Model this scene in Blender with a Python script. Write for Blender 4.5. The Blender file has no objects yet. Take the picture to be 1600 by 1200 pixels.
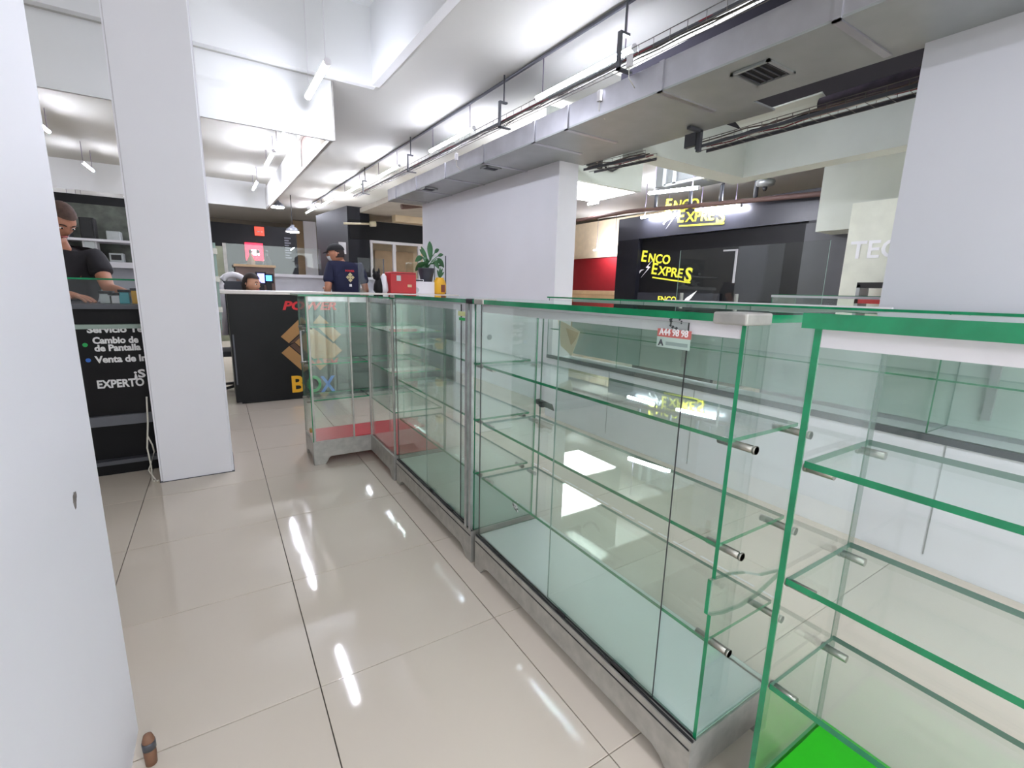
import bpy, bmesh, math, random
from mathutils import Vector, Matrix
random.seed(7)
SC = bpy.context.scene
COL = SC.collection
# ---------------------------------------------------------------- camera, world, exposure
F, PITCH, ROLL, YAW, H = 725.12, 0.19595, 0.02538, 0.56487, 1.17659
_cy, _sy, _cp, _sp = math.cos(YAW), math.sin(YAW), math.cos(PITCH), math.sin(PITCH)
FW = Vector((_sy*_cp, _cy*_cp, -_sp)); _rt = Vector((_cy, -_sy, 0)); _up = _rt.cross(FW)
RT = _rt*math.cos(ROLL)+_up*math.sin(ROLL); UP = -_rt*math.sin(ROLL)+_up*math.cos(ROLL)
cd = bpy.data.cameras.new('camera'); cam = bpy.data.objects.new('camera', cd); COL.objects.link(cam)
cd.sensor_width = 36; cd.lens = F*36/1600; cd.clip_start = .02; cd.clip_end = 200
M = Matrix.Identity(4)
for i in range(3):
    M[i][0] = RT[i]; M[i][1] = UP[i]; M[i][2] = -FW[i]
M[2][3] = H
cam.matrix_world = M
SC.camera = cam
SC.view_settings.view_transform = 'Standard'; SC.view_settings.look = 'None'
SC.view_settings.exposure = 2.05; SC.view_settings.gamma = 1; SC.view_settings.use_curve_mapping = False
SC.cycles.max_bounces = 10; SC.cycles.transparent_max_bounces = 64; SC.cycles.glossy_bounces = 5
SC.cycles.diffuse_bounces = 5; SC.cycles.caustics_reflective = False; SC.cycles.caustics_refractive = False
SC.cycles.sample_clamp_indirect = 6
WORLD_STRENGTH = .85
TUBE_STRENGTH = 48.0
w = bpy.data.worlds.new('world'); SC.world = w; w.use_nodes = True
w.node_tree.nodes['Background'].inputs[0].default_value = (.93, .97, 1, 1)
w.node_tree.nodes['Background'].inputs[1].default_value = WORLD_STRENGTH

def W(px, py, X=None, Y=None, Z=None):
    """world point of a measured photograph pixel on a plane X=, Y= or Z="""
    d = FW*F + RT*(px-800) - UP*(py-600)
    if X is not None: t = X/d.x
    elif Y is not None: t = Y/d.y
    else: t = (Z-H)/d.z
    return Vector((d.x*t, d.y*t, H+d.z*t))

# ---------------------------------------------------------------- materials
def lin(c): return tuple(((v/255)/12.92 if v/255 <= .04045 else ((v/255+.055)/1.055)**2.4) for v in c)
def mat(name, rgb, rough=.5, metal=0., var=.06, scale=6., emit=0., spec=.5, bump=0., coat=0.):
    m = bpy.data.materials.new(name); m.use_nodes = True; nt = m.node_tree
    b = nt.nodes['Principled BSDF']; c = lin(rgb)
    b.inputs['Roughness'].default_value = rough; b.inputs['Metallic'].default_value = metal
    b.inputs['Specular IOR Level'].default_value = spec; b.inputs['Coat Weight'].default_value = coat
    b.inputs['Coat Roughness'].default_value = .03
    tc = nt.nodes.new('ShaderNodeTexCoord'); n = nt.nodes.new('ShaderNodeTexNoise')
    n.inputs['Scale'].default_value = scale; n.inputs['Detail'].default_value = 4
    nt.links.new(tc.outputs['Object'], n.inputs['Vector'])
    r = nt.nodes.new('ShaderNodeValToRGB')
    r.color_ramp.elements[0].position = .3; r.color_ramp.elements[1].position = .7
    r.color_ramp.elements[0].color = tuple(v*(1-var) for v in c)+(1,)
    r.color_ramp.elements[1].color = tuple(min(1, v*(1+var)) for v in c)+(1,)
    nt.links.new(n.outputs['Fac'], r.inputs['Fac']); nt.links.new(r.outputs['Color'], b.inputs['Base Color'])
    if emit:
        b.inputs['Emission Color'].default_value = c+(1,); b.inputs['Emission Strength'].default_value = emit
    if bump:
        bp = nt.nodes.new('ShaderNodeBump'); bp.inputs['Strength'].default_value = bump; bp.inputs['Distance'].default_value = .01
        nt.links.new(n.outputs['Fac'], bp.inputs['Height']); nt.links.new(bp.outputs['Normal'], b.inputs['Normal'])
    return m
def glass_mat(name, tint, haze=0., hazecol=(200, 215, 205)):
    m = bpy.data.materials.new(name); m.use_nodes = True; nt = m.node_tree; nt.nodes.clear()
    out = nt.nodes.new('ShaderNodeOutputMaterial'); tr = nt.nodes.new('ShaderNodeBsdfTransparent'); gl = nt.nodes.new('ShaderNodeBsdfGlossy')
    tr.inputs[0].default_value = tint+(1,); gl.inputs['Roughness'].default_value = 0.0; gl.inputs['Color'].default_value = (.95, 1, .97, 1)
    fr = nt.nodes.new('ShaderNodeFresnel'); geo = nt.nodes.new('ShaderNodeNewGeometry')
    ma = nt.nodes.new('ShaderNodeMath'); ma.operation = 'MULTIPLY_ADD'
    ma.inputs[1].default_value = 1/1.5-1.5; ma.inputs[2].default_value = 1.5      # same index from both sides of the pane
    nt.links.new(geo.outputs['Backfacing'], ma.inputs[0]); nt.links.new(ma.outputs[0], fr.inputs['IOR'])
    base = tr
    if haze:
        df = nt.nodes.new('ShaderNodeBsdfDiffuse'); df.inputs[0].default_value = lin(hazecol)+(1,)
        n = nt.nodes.new('ShaderNodeTexNoise'); n.inputs['Scale'].default_value = 5; n.inputs['Detail'].default_value = 5
        tc = nt.nodes.new('ShaderNodeTexCoord'); nt.links.new(tc.outputs['Object'], n.inputs['Vector'])
        mm = nt.nodes.new('ShaderNodeMath'); mm.operation = 'MULTIPLY'; mm.inputs[1].default_value = haze*2
        nt.links.new(n.outputs['Fac'], mm.inputs[0])
        mh = nt.nodes.new('ShaderNodeMixShader'); nt.links.new(mm.outputs[0], mh.inputs[0])
        nt.links.new(tr.outputs[0], mh.inputs[1]); nt.links.new(df.outputs[0], mh.inputs[2]); base = mh
    mx = nt.nodes.new('ShaderNodeMixShader')
    nt.links.new(fr.outputs[0], mx.inputs[0]); nt.links.new(base.outputs[0], mx.inputs[1]); nt.links.new(gl.outputs[0], mx.inputs[2])
    nt.links.new(mx.outputs[0], out.inputs[0])
    return m
def tile_mat(name):
    m = mat(name, (210, 199, 184), .06, var=.02, scale=2.2, spec=.5)
    nt = m.node_tree; b = nt.nodes['Principled BSDF']
    n = nt.nodes.new('ShaderNodeTexNoise'); n.inputs['Scale'].default_value = 9; n.inputs['Detail'].default_value = 6
    tc = nt.nodes.new('ShaderNodeTexCoord'); nt.links.new(tc.outputs['Object'], n.inputs['Vector'])
    mr = nt.nodes.new('ShaderNodeMapRange'); mr.inputs['To Min'].default_value = .02; mr.inputs['To Max'].default_value = .09
    nt.links.new(n.outputs['Fac'], mr.inputs['Value']); nt.links.new(mr.outputs[0], b.inputs['Roughness'])
    return m
G = glass_mat('clear green glass', (.966, .988, .976), .018)
GC = glass_mat('clear glass', (.97, .985, .98), .003)
CRACK = glass_mat('cracked glass edge', (.62, .78, .70), .06)
GE = mat('green glass edge', (22, 128, 84), .12, var=.25, scale=14, spec=.6)
GEM = mat('dull glass edge', (88, 128, 110), .2)
GEC = mat('pale glass edge', (120, 150, 140), .15)
TILE = tile_mat('polished porcelain'); GROUT = mat('dark grout', (92, 88, 82), .8)
FARFLOOR = tile_mat('far porcelain')
WHITE = mat('white wall paint', (232, 232, 238), .55, var=.015, scale=2)
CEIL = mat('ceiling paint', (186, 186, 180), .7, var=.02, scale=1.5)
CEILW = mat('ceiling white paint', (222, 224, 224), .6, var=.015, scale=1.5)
BEIGEC = mat('beige ceiling paint', (205, 200, 188), .7)
GREENW = mat('pale grey green board', (196, 202, 192), .6, var=.02)
ALU = mat('brushed aluminium', (176, 178, 178), .34, .85, var=.12, scale=30)
ALUW = mat('worn pale aluminium', (172, 170, 164), .45, .5, var=.14, scale=22)
STEEL = mat('dull steel', (150, 148, 140), .3, .9, var=.1)
DUCT = mat('galvanised duct sheet', (168, 172, 172), .42, .55, var=.06, scale=5)
DUCTS = mat('shiny duct sheet', (190, 190, 196), .3, .8, var=.08, scale=6)
BAND = mat('white laminate strip', (216, 214, 218), .4, var=.02)
BLACK = mat('black laminate', (14, 13, 15), .4, var=.2, spec=.25)
SATB = mat('satin black', (10, 10, 13), .5, var=.2, spec=.25)
NAVYB = mat('blue black paint', (20, 21, 28), .45, var=.1, spec=.3)
DARKGREY = mat('dark grey metal', (84, 86, 92), .4, .3)
DARK = mat('dark rubber', (30, 30, 32), .6)
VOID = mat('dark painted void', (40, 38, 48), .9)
BOARDW = mat('white display board', (214, 228, 224), .35, var=.02)
RED = mat('red display board', (196, 40, 50), .4); GREEN = mat('bright green display board', (38, 200, 12), .4)
LAMP = mat('lit tube', (238, 240, 255), .4, emit=TUBE_STRENGTH, var=.0)
LAMPW = mat('softer lit tube', (238, 240, 255), .4, emit=TUBE_STRENGTH*.7, var=.0)
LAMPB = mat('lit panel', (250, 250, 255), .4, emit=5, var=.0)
LAMPH = mat('lamp housing', (120, 110, 130), .5)
CABLE = mat('grey cable', (96, 88, 84), .6); CABLER = mat('red cable', (120, 36, 48), .6); CABLEW = mat('white cable', (214, 210, 198), .6)
WIRE = mat('tray wire', (120, 116, 112), .4, .7)
WOOD = mat('light wood', (196, 166, 128), .5, var=.12, scale=4); WOODD = mat('brown board', (120, 100, 92), .6, var=.15)
LOGOT = mat('tan print', (172, 128, 76), .5); LOGOD = mat('brown print', (84, 56, 42), .5)
PRED = mat('red print', (214, 34, 44), .5); PYEL = mat('yellow print', (240, 180, 30), .5); PGRN = mat('green print', (30, 160, 80), .5); PBLU = mat('blue print', (50, 110, 200), .5)
PWHITE = mat('white print', (226, 226, 226), .5); PLIME = mat('yellow lettering', (232, 226, 60), .5); ORANGE = mat('orange red sign', (214, 66, 44), .5, emit=.25)
MIRED = mat('lit red sign', (226, 22, 50), .4, emit=.9); MIWHITE = mat('lit white letters', (255, 240, 245), .4, emit=2.2)
SKIN = mat('skin', (190, 140, 112), .55, var=.05); SKIN2 = mat('tan skin', (176, 122, 96), .55, var=.05)
HAIR = mat('dark brown hair', (38, 26, 22), .75, var=.3, scale=40); HAIRB = mat('brown hair', (74, 54, 44), .8, var=.25, scale=40)
NAVY = mat('navy shirt', (24, 28, 58), .85, var=.12, scale=12, bump=.2); TEEB = mat('black shirt', (28, 26, 30), .85, var=.15, scale=12, bump=.2)
JEANS = mat('dark trousers', (36, 38, 48), .85); CAPM = mat('black cap cloth', (18, 17, 20), .8)
MASKM = mat('pale mask cloth', (224, 226, 230), .8); EYE = mat('eye white', (235, 232, 228), .3); PUPIL = mat('dark iris', (30, 22, 18), .2); LIPS = mat('lips', (170, 92, 88), .5)
BOXRED = mat('red painted metal', (176, 30, 36), .4); POT = mat('dark plastic pot', (52, 54, 62), .5); LEAF = mat('deep green leaf', (44, 92, 52), .45, var=.25, scale=10); SOIL = mat('soil', (60, 44, 34), .9)
YELLOW = mat('yellow plastic', (232, 176, 40), .4); PAPER = mat('cream paper', (226, 216, 188), .7)
SCREEN = mat('lit screen', (110, 110, 200), .3, emit=1.2); REDWALL = mat('dark red paint', (150, 28, 34), .5); CREAMLIT = mat('cream paint', (226, 208, 176), .6)

# ---------------------------------------------------------------- mesh helpers
LOC = {}
def base_of(o):
    v = Vector((0, 0, 0))
    while o is not None:
        v += o.location; o = o.parent
    return v
def props(o, label=None, cat=None, group=None, kind=None):
    if label: o['label'] = label
    if cat: o['category'] = cat
    if group: o['group'] = group
    if kind: o['kind'] = kind
    return o
def thing(name, label, cat, loc, group=None):
    o = bpy.data.objects.new(name, None); COL.objects.link(o); o.location = loc; o.empty_display_size = .1
    return props(o, label, cat, group)
def obj(name, bm, mats, parent=None, smooth=False):
    if not isinstance(mats, (list, tuple)): mats = [mats]
    if parent is not None:
        bmesh.ops.translate(bm, vec=-base_of(parent), verts=bm.verts[:])
    me = bpy.data.meshes.new(name)
    if smooth:
        for f in bm.faces: f.smooth = True
    bm.to_mesh(me); bm.free()
    for m in mats: me.materials.append(m)
    o = bpy.data.objects.new(name, me); COL.objects.link(o)
    if parent is not None: o.parent = parent
    return o
def NB(): return bmesh.new()
def bx(bm, x0, x1, y0, y1, z0, z1, pane=False, mi=0):
    x0, x1 = sorted((x0, x1)); y0, y1 = sorted((y0, y1)); z0, z1 = sorted((z0, z1))
    v = [bm.verts.new(p) for p in ((x0, y0, z0), (x1, y0, z0), (x1, y1, z0), (x0, y1, z0), (x0, y0, z1), (x1, y0, z1), (x1, y1, z1), (x0, y1, z1))]
    fs = [(0, 3, 2, 1), (4, 5, 6, 7), (0, 1, 5, 4), (2, 3, 7, 6), (1, 2, 6, 5), (3, 0, 4, 7)]
    ax = [2, 2, 1, 1, 0, 0]; d = (x1-x0, y1-y0, z1-z0); thin = d.index(min(d))
    for f, a in zip(fs, ax):
        fc = bm.faces.new([v[i] for i in f]); fc.material_index = mi
        if pane: fc.material_index = 0 if a == thin else 1
    return v
def box(name, x0, x1, y0, y1, z0, z1, m, parent=None, bev=0., pane=False, slope=0., y_ref=2.5):
    bm = NB(); bx(bm, x0, x1, y0, y1, z0, z1, pane)
    if slope:
        bmesh.ops.subdivide_edges(bm, edges=bm.edges[:], cuts=1)
        for v in bm.verts: v.co.z += slope*(v.co.y-y_ref)
    if bev: bmesh.ops.bevel(bm, geom=bm.edges[:], offset=bev, segments=2, affect='EDGES', profile=.5)
    return obj(name, bm, m, parent)
def tube(bm, pts, r, n=8, cap=True, mi=0):
    pts = [Vector(p) for p in pts]; rings = []
    for i, p in enumerate(pts):
        a = pts[max(0, i-1)]; b = pts[min(len(pts)-1, i+1)]; t = (b-a).normalized()
        s = t.cross(Vector((0, 0, 1)) if abs(t.z) < .95 else Vector((1, 0, 0))).normalized(); u = s.cross(t)
        rr = r[i] if isinstance(r, (list, tuple)) else r
        rings.append([bm.verts.new(p+(s*math.cos(k*2*math.pi/n)+u*math.sin(k*2*math.pi/n))*rr) for k in range(n)])
    for a, b in zip(rings, rings[1:]):
        for k in range(n):
            f = bm.faces.new((a[k], b[k], b[(k+1) % n], a[(k+1) % n])); f.material_index = mi; f.smooth = True
    if cap:
        bm.faces.new(rings[0]).material_index = mi; bm.faces.new(rings[-1][::-1]).material_index = mi
def lathe(bm, c, prof, n=20, mi=0):
    c = Vector(c); rings = [[bm.verts.new(c+Vector((r*math.cos(k*2*math.pi/n), r*math.sin(k*2*math.pi/n), z))) for k in range(n)] for r, z in prof]
    for a, b in zip(rings, rings[1:]):
        for k in range(n):
            f = bm.faces.new((a[k], a[(k+1) % n], b[(k+1) % n], b[k])); f.material_index = mi; f.smooth = True
    bm.faces.new(rings[0][::-1]).material_index = mi; bm.faces.new(rings[-1]).material_index = mi
def prism(bm, poly, o, u, v, n, th, mi=0):
    """extrude a 2-D outline (a,b) -> o+u*a+v*b by th along n"""
    o, u, v, n = Vector(o), Vector(u), Vector(v), Vector(n)
    A = [bm.verts.new(o+u*a+v*b) for a, b in poly]; B = [bm.verts.new(o+u*a+v*b+n*th) for a, b in poly]
    bm.faces.new(A).material_index = mi; bm.faces.new(B[::-1]).material_index = mi
    for i in range(len(poly)):
        j = (i+1) % len(poly); bm.faces.new((A[j], A[i], B[i], B[j])).material_index = mi
    bmesh.ops.recalc_face_normals(bm, faces=bm.faces[:])
def poly_face(name, pts, m, parent, n, th=.002):
    bm = NB(); pts = [Vector(p) for p in pts]; n = Vector(n)
    A = [bm.verts.new(p) for p in pts]; B = [bm.verts.new(p+n*th) for p in pts]
    bm.faces.new(A); bm.faces.new(B[::-1])
    for i in range(len(pts)):
        j = (i+1) % len(pts); bm.faces.new((A[j], A[i], B[i], B[j]))
    bmesh.ops.recalc_face_normals(bm, faces=bm.faces[:])
    return obj(name, bm, m, parent)
def text(name, s, size, loc, face, m, parent, bold=0., shear=0., rot=0., ext=.001, width=None, align='LEFT'):
    cu = bpy.data.curves.new(name, 'FONT'); cu.body = s; cu.size = size; cu.offset = bold; cu.shear = shear; cu.extrude = ext
    cu.resolution_u = 3; cu.align_x = align
    o = bpy.data.objects.new(name, cu); COL.objects.link(o); bpy.context.view_layer.update()
    dg = bpy.context.evaluated_depsgraph_get(); me = bpy.data.meshes.new_from_object(o.evaluated_get(dg))
    bpy.data.objects.remove(o); bpy.data.curves.remove(cu)
    if face == '-Y': R3 = Matrix(((1, 0, 0), (0, 0, -1), (0, 1, 0)))
    elif face == '-X': R3 = Matrix(((0, 0, -1), (-1, 0, 0), (0, 1, 0)))
    else: R3 = Matrix.Identity(3)
    xs = [v.co.x for v in me.vertices]; k = 1.
    if width and xs: k = width/(max(xs)-min(xs))
    ca, sa = math.cos(rot), math.sin(rot)
    for v in me.vertices:
        x, y, z = v.co.x*k, v.co.y, v.co.z
        v.co = R3 @ Vector((x*ca-y*sa, x*sa+y*ca, z)) + Vector(loc) - (base_of(parent) if parent else Vector())
    me.materials.clear(); me.materials.append(m)
    q = bpy.data.objects.new(name, me); COL.objects.link(q)
    if parent: q.parent = parent
    return q
def dup(root, off, label=None):
    r = root.copy(); COL.objects.link(r); r.location = root.location+Vector(off)
    if label: r['label'] = label
    for ch in list(root.children):
        c = ch.copy(); COL.objects.link(c); c.parent = r
        for g in list(ch.children):
            d = g.copy(); COL.objects.link(d); d.parent = c
    return r
def struct(o, label, cat): return props(o, label, cat, kind='structure')
SL = .03
def zc(z, y): return z+SL*(y-2.5)

# ---------------------------------------------------------------- floor
T, OX, OY = .6, .1699, 1.2970
fl = box('floor', -2.23, 2.57, -.503, 10.297, -.2, -.0075, GROUT)
struct(fl, 'glossy beige porcelain floor laid in a square grid with dark joints', 'floor')
tm = None
for i in range(-4, 4):
    for j in range(-3, 15):
        x, y = OX+i*T, OY+j*T
        if tm is None:
            bm = NB(); bx(bm, .0015, T-.0015, .0015, T-.0015, -.0075, 0)
            top = [e for e in bm.edges if all(abs(v.co.z) < 1e-6 for v in e.verts)]
            bmesh.ops.bevel(bm, geom=top, offset=.0008, segments=1, affect='EDGES')
            t = obj('tile', bm, TILE, fl); tm = t.data
        else:
            t = bpy.data.objects.new('tile', tm); COL.objects.link(t); t.parent = fl
        t.location = (x, y, random.uniform(-.0003, 0))
for a in ((2.57, 14, -.503, 24), (-9, -2.23, -.503, 24), (-9, 14, -6, -.503), (-2.23, 2.57, 10.297, 24)):
    box('floor_surround', *a, -.2, -.0005, FARFLOOR, fl)

# ---------------------------------------------------------------- ceiling and beams
PX, PY, Z1 = 1.456, 4.94, 3.03
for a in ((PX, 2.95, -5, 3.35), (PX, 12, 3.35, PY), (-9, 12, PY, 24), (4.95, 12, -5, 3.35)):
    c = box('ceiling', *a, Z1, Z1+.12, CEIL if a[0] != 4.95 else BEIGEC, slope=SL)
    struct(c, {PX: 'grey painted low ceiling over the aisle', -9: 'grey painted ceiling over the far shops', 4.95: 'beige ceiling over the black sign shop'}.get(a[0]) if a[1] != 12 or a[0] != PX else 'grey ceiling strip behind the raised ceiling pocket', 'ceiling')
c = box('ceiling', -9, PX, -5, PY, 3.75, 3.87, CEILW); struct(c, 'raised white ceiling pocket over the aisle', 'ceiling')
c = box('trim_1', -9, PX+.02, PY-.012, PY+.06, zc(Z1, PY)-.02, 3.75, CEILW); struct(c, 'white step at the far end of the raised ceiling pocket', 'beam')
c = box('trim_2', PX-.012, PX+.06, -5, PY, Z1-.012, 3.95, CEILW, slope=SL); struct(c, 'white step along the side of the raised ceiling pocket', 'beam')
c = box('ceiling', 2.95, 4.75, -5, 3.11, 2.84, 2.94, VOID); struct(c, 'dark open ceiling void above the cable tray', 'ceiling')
# hanging white enclosure with an open bottom
EX, EY = 1.105, 5.1
e = thing('ceiling_enclosure', 'white board enclosure hanging from the ceiling around a row of tubes', 'bulkhead', (EX, EY, 2.6))
box('front_panel', -6, EX, EY, EY+.03, 2.58, zc(Z1, EY)+.02, CEILW, e)
box('edge_trim', EX-.005, EX+.01, EY-.008, EY+.008, 2.58, zc(Z1, EY), ALUW, e)
box('side_panel', EX-.025, EX, 7.1, 11.8, 2.64, 3.03, CEILW, e, slope=.03, y_ref=5.5)
box('bottom_rail', EX-.03, EX+.005, EY+.03, 11.8, 2.60, 2.64, ALUW, e, slope=.028, y_ref=5.5)
box('top_rail', EX-.03, EX+.005, EY+.03, 7.1, 3.0, 3.07, ALUW, e, slope=.028, y_ref=5.5)
box('far_panel', -6, EX, 11.8, 11.83, 2.80, zc(Z1, 11.8)+.02, CEILW, e)
box('brown_board', EX+.012, EX+.03, 6.3, 7.1, 2.65, 3.03, WOODD, e, slope=.03, y_ref=5.5)
box('cream_board', EX+.012, EX+.03, 5.6, 6.28, 2.65, 3.03, PAPER, e, slope=.03, y_ref=5.5)
box('dark_backing', EX+.032, EX+.04, EY+.35, 7.2, 2.65, 3.05, DARK, e, slope=.03, y_ref=5.5)
# cross beams of the zone behind the rear wall
b = box('beam', 2.96, 4.32, 4.1, 4.16, 2.36, 3.0, GREENW); struct(b, 'pale bulkhead board beside the free-standing white wall, cables crossing it', 'beam')
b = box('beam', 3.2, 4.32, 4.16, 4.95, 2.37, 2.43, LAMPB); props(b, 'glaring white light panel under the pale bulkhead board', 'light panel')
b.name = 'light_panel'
b = box('beam', 3.26, 4.95, 3.11, 3.35, 2.40, 3.0, GREENW); struct(b, 'pale bulkhead running across behind the cable tray', 'beam')
b = box('beam', 4.75, 4.95, -5, 3.11, 2.40, 3.0, GREENW); struct(b, 'pale bulkhead running along behind the cable tray', 'beam')
b = box('beam', 5.9, 6.6, W(1400, 340, X=5.9).y-.6, W(1277, 340, X=5.9).y, W(1277, 362, X=5.9).z, 3.05, GREENW); struct(b, 'lower pale bulkhead at the end of the black sign shop', 'beam')

# ---------------------------------------------------------------- walls and pillars
bm = NB(); bx(bm, -1.6, -.272, .12, 1.41, 0, 3.75)
bmesh.ops.bevel(bm, geom=[e for e in bm.edges if abs(e.verts[0].co.x+.272) < 1e-5 and abs(e.verts[1].co.x+.272) < 1e-5 and abs(e.verts[0].co.z-e.verts[1].co.z) > 1], offset=.012, segments=3, affect='EDGES')
wl = obj('wall_left', bm, WHITE); struct(wl, 'white plastered near wall end with a chipped spot', 'wall')
bm = NB(); q = W(117, 782, X=-.2715)
for k in range(3):
    pts = [(math.cos(a)*(.009+.004*random.random())*(1-.25*k), math.sin(a)*(.013+.006*random.random())*(1-.25*k)) for a in [i*math.pi/5 for i in range(10)]]
    prism(bm, [(a+(.004*k), c2+.004*k) for a, c2 in pts], (-.2722+.0005*k, q.y, q.z), (0, 1, 0), (0, 0, 1), (1, 0, 0), .0006)
obj('chipped_plaster', bm, mat('exposed plaster', (120, 112, 108), .9, var=.3, scale=60), wl)
s = thing('wooden_stub', 'small brown rounded stub at the foot of the near white wall', 'stub', (-.232, 1.27, 0))
bm = NB(); lathe(bm, (-.232, 1.27, 0), [(.012, 0), (.0135, .03), (.013, .07), (.009, .084), (.003, .088)], 12); obj('peg', bm, mat('brown wood', (128, 92, 70), .6, var=.2), s)
bm = NB(); lathe(bm, (-.232, 1.27, .0), [(.0142, .045), (.0145, .06), (.0142, .066)], 12); obj('collar', bm, DARKGREY, s)
bm = NB(); bx(bm, -.372, .008, 3.325, 3.72, 0, 3.7)
bmesh.ops.bevel(bm, geom=[e for e in bm.edges if abs(e.verts[0].co.z-e.verts[1].co.z) > 1], offset=.012, segments=3, affect='EDGES')
p = obj('pillar', bm, WHITE); struct(p, 'white square pillar standing free on the tiled aisle', 'pillar')
box('floor_seam', -.376, .012, 3.321, 3.724, 0, .004, DARKGREY, p)
XW = 2.95
wr = box('wall_back', XW, XW+.24, 3.89, 7.5, 0, 2.85, WHITE); struct(wr, 'free-standing white wall behind the glass cases, between the plant and the opening', 'wall')
wr = box('wall_right', XW, XW+.3, -3, 1.07, 0, 2.75, mat('shaded white wall paint', (205, 206, 212), .6, var=.015, scale=2)); struct(wr, 'tall white wall behind the green floored glass case', 'wall')  # white paint toned down to stand for the shade under the duct
# far enclosing walls
ENX = 7.0
f = box('wall_far', -9, 12, 21, 21.2, 0, 4, mat('far shop wall', (120, 112, 100), .7)); struct(f, 'dim wall closing the far end of the mall', 'wall')
f = box('wall_outer', -7, -6.8, -5, 21, 0, 4, mat('outer shop wall', (140, 136, 126), .7)); struct(f, 'dim outer wall beyond the phone repair counter', 'wall')
f = box('wall_beyond', 12, 12.2, -5, 21, 0, 4, CREAMLIT); struct(f, 'cream outer wall beyond the black sign shop', 'wall')

# ---------------------------------------------------------------- ventilation duct
DX, DZ = 2.42, 2.42
d = thing('ventilation_duct', 'long grey sheet metal duct running under the ceiling above the glass cases', 'duct', (DX, 3, DZ))
bm = NB(); bx(bm, DX, 3.0, -3, 7.6, DZ, DZ+.012); bx(bm, 3.0, 3.25, 1.95, 3.9, DZ, DZ+.012)
for v in bm.verts: v.co.z += .022*(v.co.y-2.8)
obj('underside', bm, DUCT, d)
bm = NB(); bx(bm, DX, DX+.012, -3, 7.6, DZ+.012, DZ+.17); bx(bm, 2.98, 2.995, -3, 1.98, DZ+.012, DZ+.17)
bmesh.ops.subdivide_edges(bm, edges=[e for e in bm.edges if abs(e.verts[0].co.y-e.verts[1].co.y) > 4], cuts=1)
for v in bm.verts: v.co.z += .022*(v.co.y-2.8)
obj('side_sheet', bm, DUCTS, d)
bm = NB(); bx(bm, DX+.012, 2.98, -3, 7.6, DZ+.15, DZ+.16)
for v in bm.verts: v.co.z += .022*(v.co.y-2.8)
obj('darkened_top', bm, DARKGREY, d)  # top sheet coloured darker to offset glare from the tubes above
for y in (1.2, 2.18, 3.1, 3.55, 4.45, 5.4, 6.35, 7.2):
    zz = DZ+.022*(y-2.8)
    bm = NB(); bx(bm, DX-.012, 2.95, y, y+.035, zz-.008, zz+.001); bx(bm, DX-.012, DX, y, y+.035, zz-.008, zz+.17)
    obj('seam_flange', bm, DUCTS, d)
def vent(px, py, wx, wy, label):
    c0 = W(px, py, Z=DZ); zz = DZ+.022*(c0.y-2.8); c0 = W(px, py, Z=zz); x, y = c0.x, c0.y
    v = thing('vent_grille', label, 'vent', (x, y, zz))
    bm = NB()
    for a in ((x-wx, x+wx, y-wy, y-wy+.018), (x-wx, x+wx, y+wy-.018, y+wy), (x-wx, x-wx+.018, y-wy, y+wy), (x+wx-.018, x+wx, y-wy, y+wy)): bx(bm, *a, zz-.014, zz-.001)
    obj('frame', bm, DUCT, v)
    box('dark_opening', x-wx+.018, x+wx-.018, y-wy+.018, y+wy-.018, zz-.003, zz-.001, SATB, v)
    n = 5
    for k in range(n):
        yy = y-wy+.03+k*(2*wy-.06)/(n-1); box('slat', x-wx+.018, x+wx-.018, yy-.003, yy+.003, zz-.010, zz-.004, DARKGREY, v)
vent(1192, 113, .13, .11, 'square dark vent grille nearest the open ceiling void')
vent(767, 262, .09, .07, 'small dark vent on the duct above the wall corner, second along')
vent(670, 295, .09, .09, 'small dark vent on the duct over the plant counter')
# soffit further along
s = box('ceiling', DX, 6, 7.6, 13, 2.52, 2.6, BEIGEC, slope=.022, y_ref=7.6); struct(s, 'beige lowered soffit past the end of the grey duct', 'ceiling')

# ---------------------------------------------------------------- tube lights
def led_tube(bm, A, B, r):
    """LED tube: translucent lit lower half, closed metal back on the upper half"""
    tube(bm, [A, B], r, 14)
    bm.normal_update()
    for f in bm.faces: f.material_index = 1 if f.normal.z > .6 else 0
def a_front(y): return 3 < y < 7
def tube_light(x, y0, y1, z, label, rod=.0, axis='Y', r=.019, group=None):
    if axis == 'Y': P0, P1, m0 = Vector((x, y0, z)), Vector((x, y1, z+SL*(y1-y0))), Vector((x, (y0+y1)/2, z))
    t = thing('tube_light', label, 'lamp', (x, y0, z), group)
    bm = NB(); led_tube(bm, P0+(P1-P0)*.01, P1-(P1-P0)*.01, r); obj('lit_tube', bm, [LAMPW if x in (.83, .85) and a_front(y0) else LAMP, BAND], t)
    dy = (P1-P0)
    for k in (0, .985):
        a = P0+dy*k; bm = NB(); tube(bm, [a, a+dy*.015], r*1.15, 10); obj('end_cap', bm, BAND, t)
    for k in (.08, .92):
        a = P0+dy*k; bm = NB(); tube(bm, [a+Vector((0, 0, r*.8)), Vector((a.x, a.y, max(a.z+.02, (rod if rod > 1 else zc(Z1, a.y)))))], .0025 if rod > 1 else .004, 6); obj('hanger', bm, BAND if rod > 1 else LAMPH, t)
    return t
ML = 'tube lamps in a row beside the duct'
rows = [(-4.2, -3.0), (2.46, 3.58), (4.72, 5.92), (7.1, 8.2), (9.2, 10.6), (11.6, 13.1), (13.8, 15.3)]
nm = [None, 'brightest long tube lamp nearest in the row beside the duct', 'second tube lamp in the row beside the duct, above the cable basket', 'third tube lamp in the row, beside the dark pipe elbow', 'fourth tube lamp along the row, before the black shop front', 'fifth tube lamp along the receding row', 'sixth tube lamp at the far end of the receding row']
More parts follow.
